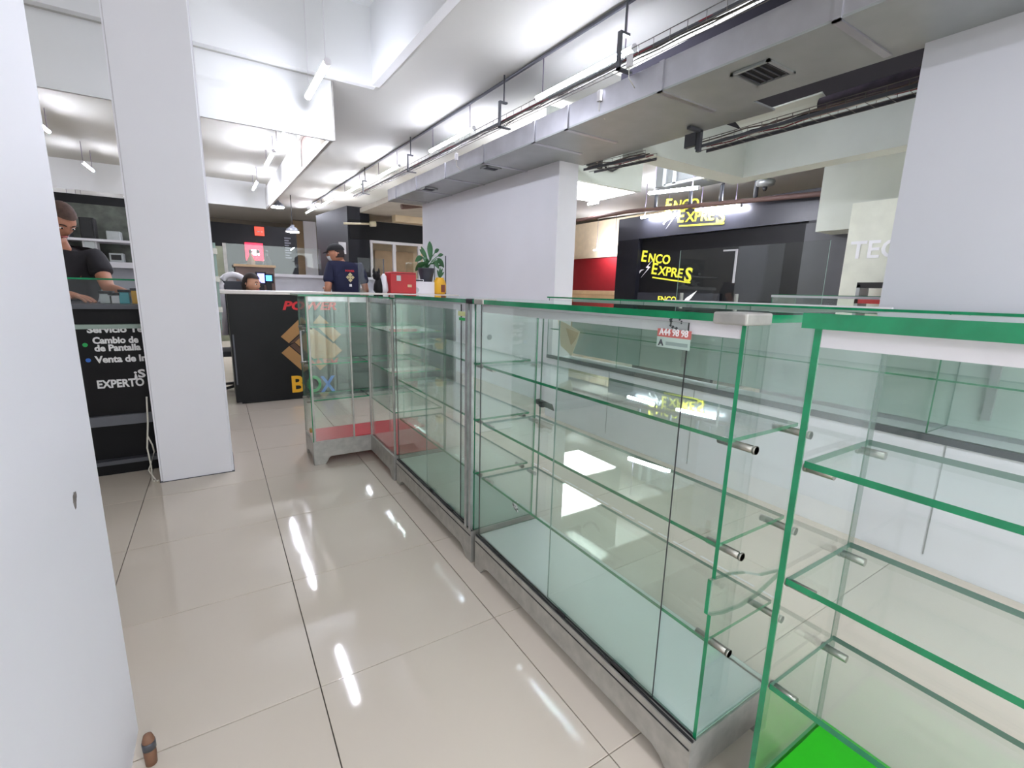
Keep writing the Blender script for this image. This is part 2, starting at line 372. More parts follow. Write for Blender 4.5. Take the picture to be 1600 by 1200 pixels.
for (a, bb), l in zip(rows, nm):
    if l is None: l = 'tube lamp of the duct row hanging ' + 'well' + ' behind the camera position'
    tube_light(2.44, a, bb, 2.755+.043*(a-2.46), l, .12, group=ML)
for x, a, bb, z, l in [(.85, 4.02, 4.9, 2.825, 'tube lamp hanging in front of the white hanging enclosure'), (.83, 6.22, 7.2, 2.90, 'tube lamp inside the hanging enclosure beside its opening'),
                 (.83, 7.5, 8.6, 2.97, 'middle tube lamp inside the hanging enclosure'), (.80, 9.9, 11.0, 3.0, 'tube lamp at the far end of the hanging enclosure'),
                 (-1.56, 7.45, 8.25, 2.93, 'tube lamp over the repair counter, nearer one of two past the pillar'), (-1.55, 9.9, 10.7, 2.95, 'tube lamp over the repair counter, further one of two'),
                 (-2.75, 15.2, 16.3, 2.93, 'far tube lamp above the repair shop shelves, first of a pair'), (-2.7, 16.4, 17.7, 2.93, 'far tube lamp above the repair shop shelves, second of a pair'),
                 (-1.45, 13.0, 14.0, 2.95, 'far tube lamp half hidden by the pillar edge'),
                 (.7, -1.9, -.7, 2.68, 'tube lamp above and behind the camera position over the aisle'), (.85, -3.9, -2.7, 2.62, 'tube lamp far behind the camera over the aisle'), (-1.9, -2.6, -1.4, 2.65, 'tube lamp behind the near white wall'), (-.6, -4.6, -3.4, 2.6, 'tube lamp over the aisle at the rear of the mall'), (3.9, -1.3, -.1, 2.62, 'added unseen tube lamp behind the tall white wall under the open void'), (5.4, -.9, .3, 2.75, 'added unseen tube lamp behind the tall white wall before the cream wall')]:  # both lamps behind the tall wall are unseen, added to brighten the zone beyond
    tube_light(x, a, bb, z, l, 3.75 if a < 4.5 else .1, r=.024 if x in (.83, .85) else .019)
def tube_px(p0, p1, X, label, rod=.15, r=.02):
    A, B = W(*p0, X=X), W(*p1, X=X)
    t = thing('tube_light', label, 'lamp', A)
    bm = NB(); tube(bm, [A, B], r, 10); obj('lit_tube', bm, LAMP, t)
    for k in (A, B): bm = NB(); tube(bm, [k-(B-A)*.01, k+(B-A)*.01], r*1.2, 8); obj('end_cap', bm, BAND, t)
    for k in (.12, .88):
        a = A+(B-A)*k; bm = NB(); tube(bm, [a, Vector((a.x, a.y, rod if rod > 1 else zc(Z1, a.y)))], .006, 5); obj('hanger', bm, LAMPH, t)
tube_px((1002, 340), (1050, 332), 6.75, 'tube lamp in front of the black shop sign, crossing its first letters')
tube_px((1087, 328), (1158, 321), 6.75, 'tube lamp at the upper edge of the black shop front')
tube_px((1014, 302), (1092, 293), 5.05, 'tube lamp under the beige ceiling above the black shop sign')
tube_px((919, 319), (936, 316), 6.5, 'small far tube lamp beside the edge of the white wall', .1)
tube_px((928, 391), (965, 388), 9.0, 'low tube lamp over the red walled shop', .3)
sp = []
for px, py, Y, l in [(433, 319, 12.5, 'cone shaped spot lamp below the hanging enclosure'), (457, 358, 13, 'spot lamp shining beside the dark far shop')]:
    c0 = W(px, py, Y=Y); t = thing('spot_lamp', l, 'lamp', c0)
    bm = NB(); lathe(bm, c0, [(.16, -.06), (.13, 0), (.05, .06), (.03, .1)], 14); obj('shade', bm, DARKGREY, t)
    bm = NB(); lathe(bm, c0, [(.14, -.075), (.15, -.062)], 14); obj('bulb', bm, LAMP, t)
    bm = NB(); tube(bm, [c0+Vector((0, 0, .1)), Vector((c0.x, c0.y, zc(Z1, c0.y)))], .01, 6); obj('stem', bm, DARK, t)

# ---------------------------------------------------------------- cable basket beside the duct, conduit, brackets
def cable_basket(name, label, x, y0, y1, z, wd, slope=SL, step=.12):
    t = thing(name, label, 'cable tray', (x, y0, z))
    g = lambda y: z+slope*(y-y0)
    bm = NB()
    for dx, dz in ((0, .055), (0, 0), (wd/2, 0), (wd, 0), (wd, .055)): tube(bm, [(x+dx, y0, g(y0)+dz), (x+dx, y1, g(y1)+dz)], .0028, 5)
    obj('side_wire', bm, WIRE, t)
    n = int((y1-y0)/step)
    mesh = None
    for k in range(n):
        y = y0+k*step
        if mesh is None:
            bm = NB(); tube(bm, [(x, y0, z+.055), (x, y0, z), (x+wd, y0, z), (x+wd, y0, z+.055)], .0022, 4); o = obj('cross_wire', bm, WIRE, t); mesh = o.data
        else:
            o = bpy.data.objects.new('cross_wire', mesh); COL.objects.link(o); o.parent = t; o.location = (0, y-y0, slope*(y-y0))
    return t, g
t, g = cable_basket('cable_basket', 'wire cable basket running beside the duct under the tube lamps', 2.33, .4, 9.4, 2.572, .08, .03)
bm = NB(); tube(bm, [(2.346, y_*.5+.4, g(y_*.5+.4)+.0165) for y_ in range(19)], .0125, 8); props(obj('conduit_hose', bm, DARKGREY), 'thick grey hose lying in the wire basket beside the duct', 'cable')
def cables(label, x, y0, y1, g, wd, cols, amp=.012, name='cable'):
    for k, (m, nm2) in enumerate(cols):
        bm = NB(); n = int((y1-y0)/.18)
        pts = [(x+wd*(.15+.7*k/max(1, len(cols)-1))+random.uniform(-amp, amp), y0+(y1-y0)*i/n, g(y0+(y1-y0)*i/n)+.008+random.uniform(0, amp)) for i in range(n+1)]
        tube(bm, pts, .0045, 6); o = obj(name, bm, m); props(o, nm2+' '+label, 'cable')
cables('lying along the wire basket beside the duct', 2.33, .4, 9.3, g, .08, [(CABLER, 'thin red cable'), (CABLE, 'grey cable'), (DARKGREY, 'dark grey cable')])
bm = NB(); tube(bm, [(2.39, -2, zc(Z1, -2)-.02), (2.39, 14, zc(Z1, 14)-.02)], .014, 8)
props(obj('conduit', bm, DARKGREY), 'dark thin conduit pipe fixed along the grey ceiling beside the lamps', 'pipe')
for y, l in [(3.95, 'grey bracket carrying the cable basket, before the second lamp'), (2.45, 'grey box bracket beside the brightest lamp end'), (1.25, 'grey bracket carrying the basket nearest the open void'), (6.35, 'dark bent bracket beside the third lamp'), (8.6, 'dark bent bracket beside the fourth lamp')]:
    zz = 2.575+.03*(y-.4)
    k = thing('tray_bracket', l, 'bracket', (2.3, y, zz))
    bm = NB(); bx(bm, 2.30, 2.42, y, y+.03, zz-.046, zz-.034); bx(bm, 2.30, 2.315, y, y+.03, zz-.046, zz+.16); bx(bm, 2.30, 2.38, y, y+.03, zz+.16, zz+.175)
    obj('arm', bm, DARKGREY, k)
    bm = NB(); tube(bm, [(2.35, y+.015, zz+.165), (2.35, y+.015, zc(Z1, y))], .007, 6); obj('drop_rod', bm, DARKGREY, k)
for px, py, l in [(984, 95, 'small white junction box hanging under the brightest lamp'), (713, 245, 'small white junction box hanging under the second lamp'), (937, 150, 'small white connector clipped on the duct side')]:
    c0 = W(px, py, X=2.322 if px != 937 else 2.407); k = thing('junction_box', l, 'electrical box', c0)
    box('housing', c0.x-.012, c0.x+.012, c0.y-.018, c0.y+.018, c0.z-.035, c0.z+.035, BAND, k, bev=.003)
    bm = NB(); tube(bm, [c0+Vector((0, 0, -.03)), c0+Vector((.01, .01, -.09)), c0+Vector((.08, .02, -.13))], .003, 5); obj('lead', bm, CABLEW, k)
# tray in the zone behind
for y0, y1, l, lab in [(.2, 2.52, 'metal cable tray loaded with tangled cables under the open void', 'in the loaded tray under the open void'), (3.02, 3.82, 'short cable tray piece beside the pale bulkhead board', 'in the short tray by the pale bulkhead board')]:
    t, g = cable_basket('cable_tray', l, 3.2, y0, y1, 2.275 if y0 < 1 else 2.33, .14, .003 if y0 < 1 else .055, .1)
    bm = NB()
    for dx in (0, .14): 
        v = bx(bm, 3.2+dx-.004, 3.2+dx+.004, y0, y1, 0, .02)
        for q in v: q.co.z += g(q.co.y)
    obj('side_rail', bm, DARKGREY, t)
    cables(lab, 3.2, y0+.02, y1-.02, lambda y, g=g: g(y)+.02, .14, [(CABLE, 'grey cable'), (WOODD, 'brown cable'), (SATB, 'black cable'), (CABLEW, 'white cable'), (CABLER, 'dark red cable')], .022)
k = thing('tray_hanger', 'dark angled hanger at the end of the loaded cable tray', 'bracket', (3.2, 2.5, 2.28))
bm = NB(); bx(bm, 3.17, 3.2, 2.46, 2.49, 2.25, 2.40); bx(bm, 3.05, 3.2, 2.46, 2.49, 2.385, 2.405); obj('angle_bar', bm, DARKGREY, k)
box('plate', 3.17, 3.2, 2.50, 2.6, 2.30, 2.395, DARKGREY, k)
# lagged pipe in the void and the bent sheet
bm = NB(); tube(bm, [(3.42, .0, 2.40), (3.42, .8, 2.41), (3.42, 1.75, 2.41)], [.05, .055, .045], 14)
props(obj('lagged_pipe', bm, mat('dark lagging', (74, 66, 76), .9, var=.3, scale=14, bump=.6)), 'dark lagged pipe lying in the open ceiling void above the tray', 'pipe')
bm = NB(); pr_ = [(0, 0), (.06, -.02), (.12, -.055), (.14, -.1), (.13, -.1), (.11, -.06), (.055, -.03), (0, -.01)]
prism(bm, pr_, (3.36, 1.72, 2.47), (1, 0, 0), (0, 0, 1), (0, 1, 0), .6)
props(obj('bent_sheet', bm, GREENW), 'pale bent ceiling sheet hanging loose at the edge of the open void', 'ceiling sheet')
bm = NB(); tube(bm, [(3.05, 2.0, 2.52), (3.35, 1.75, 2.9)], .012, 6); props(obj('brace_rod', bm, DARKGREY), 'dark brace rod crossing the corner of the open void', 'rod')
bm = NB(); c0 = W(945, 258, Y=4.08)
tube(bm, [W(945, 258, Y=4.08), W(948, 264, Y=4.08), W(957, 267, Y=4.08), W(966, 262, Y=4.08), W(975, 247, Y=4.08)], .012, 7); props(obj('loose_cable', bm, DARK), 'dark cable loop drooping across the pale bulkhead board', 'cable')
k = thing('wall_opening_frame', 'dark framed square hole in the pale bulkhead board with a bent pipe', 'opening', W(928, 243, Y=4.09))
A, B = W(918, 228, Y=4.095), W(935, 258, Y=4.095)
box('lit_backing', A.x, B.x, 4.09, 4.099, B.z, A.z, CREAMLIT, k)
bm = NB(); bx(bm, B.x-.01, B.x+.02, 4.05, 4.1, B.z-.04, A.z+.02); bx(bm, A.x, B.x, 4.05, 4.1, A.z, A.z+.02); bx(bm, A.x, B.x, 4.03, 4.1, B.z-.03, B.z); obj('frame', bm, DARK, k)
bm = NB(); tube(bm, [W(914, 228, Y=4.06), W(920, 232, Y=4.05), W(925, 243, Y=4.05), W(926, 248, Y=4.06)], .016, 8); obj('bent_pipe', bm, DARKGREY, k)
# second duct piece and ceiling fittings in the far zone
k = thing('duct_branch', 'grey square duct branch with pale corner flanges under the beige ceiling', 'duct', (5.2, 4.6, 2.5))
A, B = W(1006, 312, X=5.3), W(1090, 285, X=5.3)
box('branch_body', 5.5, 5.95, 2.5, A.y, 2.70, 3.0, mat('dull grey duct', (92, 96, 95), .7), k)
A = W(1040, 283, X=5.49); box('corner_flange', 5.46, 5.5, A.y-.03, A.y+.03, 2.69, 3.0, DUCT, k); box('corner_flange', 5.46, 5.5, A.y-.2, A.y-.14, 2.69, 3.0, DUCT, k); box('edge_strip', 5.46, 5.5, 2.5, A.y, 2.68, 2.71, DUCT, k)
PIPES = mat('brown pipe', (96, 72, 66), .6)
bm = NB(); tube(bm, [W(800, 356, X=6.6), W(905, 344, X=6.6), W(985, 330, X=6.6), W(1100, 320, X=6.6), W(1280, 303, X=6.6), W(1420, 290, X=6.6)], .035, 8)
props(obj('brown_pipe', bm, PIPES), 'long brown pipe running above the black sign shop', 'pipe')
for px, l in [(1024, 'first'), (1078, 'second'), (1126, 'third'), (1180, 'fourth')]:
    y = 330-(px-1000)*.11; a = W(px, y, X=6.6)
    bm = NB(); tube(bm, [a, a+Vector((0, 0, .24)), a+Vector((0, -.03, .30)), a+Vector((0, -.2, .31))], .03, 8)
    props(obj('pipe_elbow', bm, DARKGREY), l + ' grey pipe elbow rising from the brown pipe over the black shop', 'pipe')
k = thing('smoke_detector', 'round pale smoke detector under the beige ceiling over the black shop', 'detector', W(1196, 287, X=6.3))
a = W(1196, 287, X=6.3); bm = NB(); lathe(bm, a, [(.05, -.04), (.11, -.02), (.12, .02), (.1, .05)], 16); obj('cap', bm, DUCT, k)
bm = NB(); tube(bm, [a+Vector((0, 0, .05)), Vector((a.x, a.y, zc(Z1, a.y)))], .03, 8); obj('stem', bm, DUCT, k); bm = NB(); lathe(bm, a, [(.02, -.09), (.03, -.06), (.03, -.04)], 10); obj('sensor', bm, DARK, k)
for nme, px, py, Y, l in [('pipe_clamp', 640, 322, 7.7, 'brown pipe stub bracketed to the upper wall over the plant')]:
    a = W(px, py, Y=Y); bm = NB(); tube(bm, [a+Vector((-.14, 0, -.02)), a+Vector((0, 0, .0)), a+Vector((.2, 0, .04)), a+Vector((.23, 0, .12))], .045, 8); props(obj('brown_pipe', bm, mat('copper brown pipe', (120, 92, 80), .5)), l, 'pipe')

# ---------------------------------------------------------------- glass show cases
def foot(x0, x1, y0, y1, h, parent, mirror=False):
    prof = [(0, h), (0, 0), (.45, 0), (.55, .25*h), (.75, .75*h), (1, h)]
    if mirror: prof = [(1-a, b) for a, b in prof]
    bm = NB(); L = y1-y0
    prism(bm, [(a*L, b) for a, b in prof], (x0, y0, 0), (0, 1, 0), (0, 0, 1), (1, 0, 0), x1-x0)
    obj('foot', bm, ALUW, parent)
def pane(name, x0, x1, y0, y1, z0, z1, parent, m=None):
    o = box(name, x0, x1, y0, y1, z0, z1, m or [G, GE, GEM], parent, pane=True)
    if m is None:                                   # the polished front edge is the vivid one
        for f in o.data.polygons:
            if f.material_index == 1 and f.normal.x > -.5 and f.normal.y > -.5: f.material_index = 2
    return o
def pin(x, y, z, parent, y0, y1, name='shelf_pin', r=.0085):
    bm = NB(); tube(bm, [(x, y0, z), (x, y1, z)], r, 12); tube(bm, [(x, y1-.006*(1 if y1 > y0 else -1), z), (x, y1, z)], r*1.12, 12); obj(name, bm, STEEL, parent)
SHZ = (.888, .650, .413)
def showcase(name, label, y0, y1, fl_m, doors=True, broken=False, post=False, x0=.868, x1=1.2, xs=1.15, topth=.016, pins='out', g=.009, sth=.009):
    r = thing(name, label, 'display case', ((x0+x1)/2, (y0+y1)/2, 0))
    bz0, bz1 = .045, .148
    bm = NB(); th = .014
    for a in ((x0-.012, x0+th, y0, y1), (x1-th, x1, y0, y1), (x0+th, x1-th, y0, y0+th), (x0+th, x1-th, y1-th, y1)): bx(bm, *a, bz0, bz1)
    obj('base_frame', bm, ALUW, r)
    box('groove_line', x0-.0135, x0-.011, y0+.004, y1-.004, bz1-.024, bz1-.020, DARK, r)
    for ya, yb, mi in ((y0, y0+.11, False), (y1-.11, y1, True)):
        foot(x0-.012, x0+.03, ya, yb, bz0, r, mi); foot(x1-.04, x1, ya, yb, bz0, r, mi)
    box('floor_panel', x0+.012, x1-.006, y0+.006, y1-.006, bz1-.012, bz1+.004, fl_m, r)
    zt = 1.128
    if broken:
        # end pane at y0 is cracked: an upper piece, a loose shard pushed forward and a lower piece
        xa, xb = x0+.004, xs+.02
        u, v, n = (1, 0, 0), (0, 0, 1), (0, 1, 0)
        def gp(nm, pl, dx=0):
            bm = NB(); prism(bm, pl, (dx, y0, 0), u, v, n, g, 1)
            for f in bm.faces:
                if abs(f.normal.y) > .9 or abs(f.normal.x) < .8: f.material_index = 0
                elif f.normal.x > 0: f.material_index = 2
                if abs(f.normal.z) > .5: f.material_index = 3
            obj(nm, bm, [G, GE, GEM, CRACK], r)
        gp('upper_glass', [(xa, zt), (xa, .572), (xa+.06, .566), (xa+.12, .55), (xa+.19, .52), (xb, .50), (xb, zt)])
        gp('glass_shard', [(xa-.014, .574), (xa-.014, .49), (xa+.05, .472), (xa+.12, .463), (xa+.19, .468), (xb, .497), (xa+.19, .517), (xa+.12, .547), (xa+.06, .563)])
        gp('lower_glass', [(xa, .482), (xa, bz1+.004), (xb, bz1+.004), (xb, .494), (xa+.19, .464), (xa+.12, .459), (xa+.05, .468)])
    else:
        pane('side_panel', x0+.004, xs+.02, y0, y0+g, bz1+.004, zt, r)
    pane('side_panel', x0+.004, xs+.02, y1-g, y1, bz1+.004, zt, r)
    pane('back_panel', xs+.02, xs+.028, y0, y1, bz1+.004, zt, r)
    for z in SHZ:
        s = pane('shelf', x0+.012, xs, y0+g+.001, y1-g-.001, z-sth, z, r)
        for xx in (x0+.035, xs-.03):
            for ye, sg in ((y0, -1), (y1, 1)):
                if pins == 'out' and sg < 0: pin(xx, 0, z-sth-.006, r, ye+.05, ye-.035)
                else: pin(xx, 0, z-sth-.006, r, ye-sg*.055, ye-sg*.004)
    pane('top_panel', x0-.018, x1+.01, y0-.012, y1+.012, zt, zt+topth, r)
    box('top_rail', x0+.006, x0+.012, y0+g, y1-g, zt-.032, zt-.001, BAND, r)
    if doors:
        ym = (y0+y1)/2
        pane('door', x0-.001, x0+.004, y0+.13, y1-.01, bz1+.008, zt-.008, r, [G, DARK])
        pane('door', x0+.0055, x0+.0105, y0+.01, ym+.05, bz1+.008, zt-.033, r, [G, GEC])
        bm = NB(); bx(bm, x0-.008, x0-.004, y0, y1, bz1, bz1+.006); bx(bm, x0+.0045, x0+.0052, y0, y1, bz1, bz1+.006); bx(bm, x0-.006, x0-.002, ym-.06, ym-.02, bz1, bz1+.016); bx(bm, x0-.008, x0-.002, y0+.2, y0+.27, bz1, bz1+.016)
        obj('door_track', bm, DARK, r)
    if post:
        for ya in post: box('corner_post', x0-.012, x0-.002, ya, ya+.02, bz1, zt, ALU, r)
    return r
def clamp(case, x0, x1, y0, y1, z0, z1, m=ALUW): box('corner_clamp', x0, x1, y0, y1, z0, z1, m, case, bev=.004)
A = showcase('glass_showcase', 'long empty glass display case with three shelves, pale floor and red number sticker', .527, 1.615, BOARDW, broken=True)
clamp(A, .846, .935, .512, .585, 1.124, 1.148); clamp(A, .846, .91, 1.555, 1.63, 1.126, 1.147)
B = showcase('glass_showcase', 'glass display case between the long case and the corner case, steel upright at its end', 1.655, 2.655, mat('pale green board', (150, 176, 160), .4), post=(1.66, 1.70), pins='in')
clamp(B, .846, .9, 1.645, 1.70, 1.126, 1.146, DARK); clamp(B, .846, .9, 2.60, 2.668, 1.126, 1.146)
D = showcase('glass_showcase', 'nearest glass display case with a bright green floor panel and open front', -.75, .405, GREEN, doors=False, topth=.026, pins='in', x0=.872, g=.0115, sth=.0125)
# corner case: red floor, two arms
Lc = thing('corner_showcase', 'L-shaped corner glass case with a red floor panel in front of the black counter', 'display case', (.9, 3.0, 0))
bm = NB(); th = .014; z0, z1 = .05, .162; xe, xi, yi, yb, xb, yn = .468, .862, 3.185, 3.50, 1.2, 2.685
for a in ((xe, xi, yi, yi+th), (xe, xe+th, yi+th, yb), (xe, xb, yb-th, yb), (xi-th, xi, yn, yi), (xi, xb, yn, yn+th), (xb-th, xb, yn+th, yb-th)): bx(bm, *a, z0, z1)
obj('base_frame', bm, ALUW, Lc)
for (x0, x1, y0, y1, mi) in ((xe, xe+.02, yi, yi+.09, False), (xe, xe+.02, yb-.09, yb, True), (xi-.014, xi+.02, yn, yn+.09, False), (xb-.02, xb, yn, yn+.09, False), (xb-.02, xb, yb-.09, yb, True)): foot(x0, x1, y0, y1, z0, Lc, mi)
bm = NB(); prism(bm, [(0, z0), (0, 0), (.07, 0), (.08, .012), (.095, .04), (.11, z0)], (xe, yi-.001, 0), (1, 0, 0), (0, 0, 1), (0, 1, 0), .02); obj('foot', bm, ALUW, Lc)
bm = NB(); bx(bm, xe+.01, xi, yi+.01, yb-.01, z1-.01, z1+.004); bx(bm, xi, xb-.01, yn+.01, yb-.01, z1-.01, z1+.004); obj('floor_panel', bm, RED, Lc)
g = .008; zt = 1.118
pane('side_panel', xe, xe+g, yi, yb, z1, zt, Lc); pane('back_panel', xe, xb, yb-g, yb, z1, zt, Lc); pane('end_panel', xi, xb, yn, yn+g, z1, zt, Lc); pane('back_panel', xb-g, xb, yn, yb, z1, zt, Lc)
pane('door', xe+.01, xe+.27, yi-.001, yi+.004, z1+.004, zt-.03, Lc, [G, ALUW]); pane('door', xi-.001, xi+.004, yn+.02, yi-.02, z1+.004, zt-.03, Lc, [G, ALUW])
for a in ((xe+.006, xe+.018, yi-.006, yi+.006), (xe+.262, xe+.272, yi-.004, yi+.006), (xi-.012, xi, yi-.004, yi+.008), (xi-.006, xi+.006, yn, yn+.012)): box('upright', *a, z1, zt, ALUW, Lc)
for z in (.925, .68, .435):
    bm = NB(); bx(bm, xe+.012, xi, yi+.06, yb-.02, z-.008, z, True); bx(bm, xi, xb-.02, yn+.02, yb-.02, z-.008, z, True); obj('shelf', bm, [G, GE], Lc)
    for yy in (yi+.09, yb-.06): 
        bm = NB(); tube(bm, [(xe-.012, yy, z-.014), (xe+.05, yy, z-.014)], .008, 10); obj('shelf_pin', bm, STEEL, Lc)
bm = NB(); bx(bm, xe-.04, xb+.01, yi-.02, yb+.02, zt, zt+.012, True); bx(bm, xi-.02, xb+.01, yn-.01, yi-.02, zt, zt+.012, True); obj('top_panel', bm, [G, GE], Lc)
bm = NB(); bx(bm, xe+.015, xi, yi+.004, yi+.016, zt-.035, zt-.001); bx(bm, xi+.004, xi+.016, yn, yi, zt-.035, zt-.001); obj('top_rail', bm, ALU, Lc)
bm = NB(); tube(bm, [(xe-.004, yi+.05, .90), (xe-.028, yi+.05, .90), (xe-.028, yi+.05, .70), (xe-.004, yi+.05, .70)], .005, 8); obj('door_handle', bm, BAND, Lc)
box('brass_catch', xe-.012, xe, yi+.02, yi+.05, .225, .25, mat('brass', (150, 120, 60), .35, .8), Lc, bev=.002)

# stickers and bits on the long case
s = thing('number_sticker', 'faded red number sticker on the glass door of the long case', 'sticker', W(1053, 524, X=.866))
a, b_ = W(1028, 514, X=.866), W(1079, 534, X=.866); zt_, zb_ = a.z+.002, b_.z+.004
box('red_label', .8655, .8667, b_.y, a.y, zb_, zt_, mat('faded red vinyl', (186, 104, 98), .5), s)
box('pale_label', .8655, .8667, b_.y+.001, a.y, zb_-.024, zb_, mat('faded pale vinyl', (170, 190, 180), .5), s)
text('number', 'A44 98 98', .0215, (.8652, a.y-.006, zb_+.0045), '-X', PWHITE, s, .0004, width=(a.y-b_.y)*.86)
text('letter', 'A', .02, (.8652, a.y-.006, zb_-.020), '-X', DARKGREY, s, .0005)
box('faint_line', .8652, .8655, b_.y+.006, a.y-.026, zb_-.018, zb_-.010, mat('faded print', (134, 152, 146), .6), s)
bm = NB(); rr = random.Random(4); c0 = W(1053, 505, X=.866)
for k in range(14):
    an = k/14*5.2; x_ = math.cos(an)*.016+rr.uniform(-.003, .003); y_ = math.sin(an)*.012; sz = rr.uniform(.002, .005)
    prism(bm, [(x_-sz, y_), (x_, y_-sz*.7), (x_+sz, y_+sz*.3), (x_, y_+sz)], (.8735, c0.y, c0.z), (0, -1, 0), (0, 0, 1), (-1, 0, 0), .0006)
props(obj('scraped_sticker', bm, DARKGREY), 'scraped remains of a round sticker on the white rail of the long case', 'sticker')
s = thing('round_sticker', 'grey round spot stuck on the end glass of the long case', 'sticker', W(765, 527, Y=1.606)); c0 = W(765, 527, Y=1.6055)
bm = NB(); prism(bm, [(.011*math.cos(i*.4189), .011*math.sin(i*.4189)) for i in range(15)], c0, (1, 0, 0), (0, 0, 1), (0, 1, 0), .001); obj('disc', bm, mat('grey vinyl', (120, 134, 130), .6), s)
s = thing('note_paper', 'torn cream paper note taped inside the back glass of the long case', 'paper', W(888, 525, X=1.168))
poly_face('sheet', [W(872, 500, X=1.167), W(884, 505, X=1.167), W(906, 518, X=1.167), W(902, 532, X=1.167), W(893, 556, X=1.167), W(876, 540, X=1.167)], PAPER, s, (1, 0, 0), .001)
poly_face('torn_flap', [W(884, 512, X=1.160), W(904, 520, X=1.164), W(900, 530, X=1.162), W(892, 540, X=1.164)], mat('tan paper', (196, 178, 144), .8), s, (1, 0, 0), .001)
s = thing('door_latch', 'dark metal latch on the back edge of the end glass of the long case', 'latch', W(840, 630, X=1.17))
box('clip', 1.165, 1.18, 1.59, 1.615, .685, .71, DARK, s)
poly_face('tongue', [W(836, 624, X=1.185), W(842, 623, X=1.185), W(862, 632, X=1.185), W(865, 642, X=1.185), W(856, 638, X=1.185), W(838, 631, X=1.185)], mat('grey latch', (90, 80, 84), .4, .3), s, (1, 0, 0), .004)
s = thing('torn_label', 'small crumpled black and white label inside the lower end of the long case', 'label', W(806, 790, X=1.05))
c0 = W(806, 792, X=1.05)
for k in range(4):
    bm = NB(); tube(bm, [c0+Vector((0, random.uniform(-.03, .03), random.uniform(-.02, .03))) for _ in range(4)], .003, 5); obj('strand', bm, BAND if k else SATB, s)
poly_face('black_scrap', [c0+Vector((-.002, .03, .005)), c0+Vector((-.002, .0, -.005)), c0+Vector((-.002, -.015, -.018)), c0+Vector((-.002, .012, -.012))], SATB, s, (1, 0, 0), .001)
s = thing('shop_sticker', 'small yellow and green sticker on the middle glass case beside its steel upright', 'sticker', W(722, 491, X=.866))
a, b_ = W(716, 486, X=.866), W(730, 495, X=.866); box('yellow_patch', .865, .8665, b_.y, a.y, b_.z, a.z, mat('pale yellow vinyl', (206, 214, 150), .5), s)
box('green_patch', .865, .8665, b_.y+.02, a.y-.01, b_.z-.018, b_.z-.006, PGRN, s)
bm = NB(); rr = random.Random(3); y = .82
while y < 2.45:
    L_ = rr.uniform(.05, .14); x_ = 1.795+rr.uniform(-.004, .004)
    bx(bm, x_-.005, x_+.005, y, y+L_, 0, .0012); y += L_+rr.uniform(.012, .04)
props(obj('worn_tape', bm, BAND), 'worn white tape line on the tiles behind the long glass case', 'tape')
box('black_strap', .44, .50, 3.0, 3.01, 0, .003, DARK) if False else None

# ---------------------------------------------------------------- wall cases behind (white base, glass upper)
k = thing('wall_display_case', 'white based glass display counter along the opening behind the long glass case', 'display case', (2.8, 2, 0))
box('base_cabinet', 2.64, 2.93, .05, 3.55, 0, .575, mat('white laminate', (222, 223, 228), .4, var=.015), k)
for y in (.62, 1.2, 1.9, 2.7): box('panel_joint', 2.637, 2.641, y, y+.004, .05, .57, DUCT, k)
box('bottom_trim', 2.63, 2.66, .05, 3.55, .57, .60, DARKGREY, k)
pane('front_glass', 2.634, 2.642, .05, 3.55, .60, 1.13, k); pane('shelf', 2.66, 2.92, .06, 3.54, .84, .848, k)
pane('top_panel', 2.62, 2.94, .04, 3.56, 1.13, 1.142, k)
box('back_board', 2.925, 2.935, .05, 3.55, .60, 1.13, mat('pale grey green backing', (176, 192, 184), .5), k)
for y in (.70, 1.75, 2.65): pane('divider', 2.66, 2.92, y, y+.006, .60, 1.13, k)
for y in (.56, 2.2): box('shelf_strip', 2.90, 2.925, y, y+.03, .66, 1.12, DUCT, k)
box('top_edge', 2.62, 2.64, .9, 2.2, 1.142, 1.15, BAND, k)
k = thing('glass_screen', 'upright frameless glass screen standing on the white based counter before the black shop', 'screen', (2.88, 1.9, 1.142))
pane('glass_sheet', 2.88, 2.886, 1.32, 2.31, 1.142, 1.50, k, [GC, GEC])
for y in (1.83, 2.26): box('glass_clip', 2.87, 2.895, y, y+.012, 1.142, 1.2, ALUW, k)
box('metal_bar', 2.872, 2.88, 1.86, 1.872, 1.27, 1.48, BAND, k); box('metal_bar', 2.872, 2.88, 1.86, 1.96, 1.474, 1.484, BAND, k)
k = thing('counter_case', 'low glass case with a white top rail on the counter beside the tall white wall', 'display case', (3.3, 1.6, 0))
pane('top_panel', 3.2, 3.5, 1.16, 1.78, 1.196, 1.204, k); box('top_rail', 3.19, 3.2, 1.16, 1.78, 1.185, 1.20, BAND, k); pane('front_glass', 3.2, 3.206, 1.16, 1.78, .9, 1.19, k); pane('side_panel', 3.2, 3.5, 1.774, 1.78, .9, 1.19, k)
box('base_cabinet', 3.2, 3.5, 1.16, 1.78, 0, .9, BAND, k)

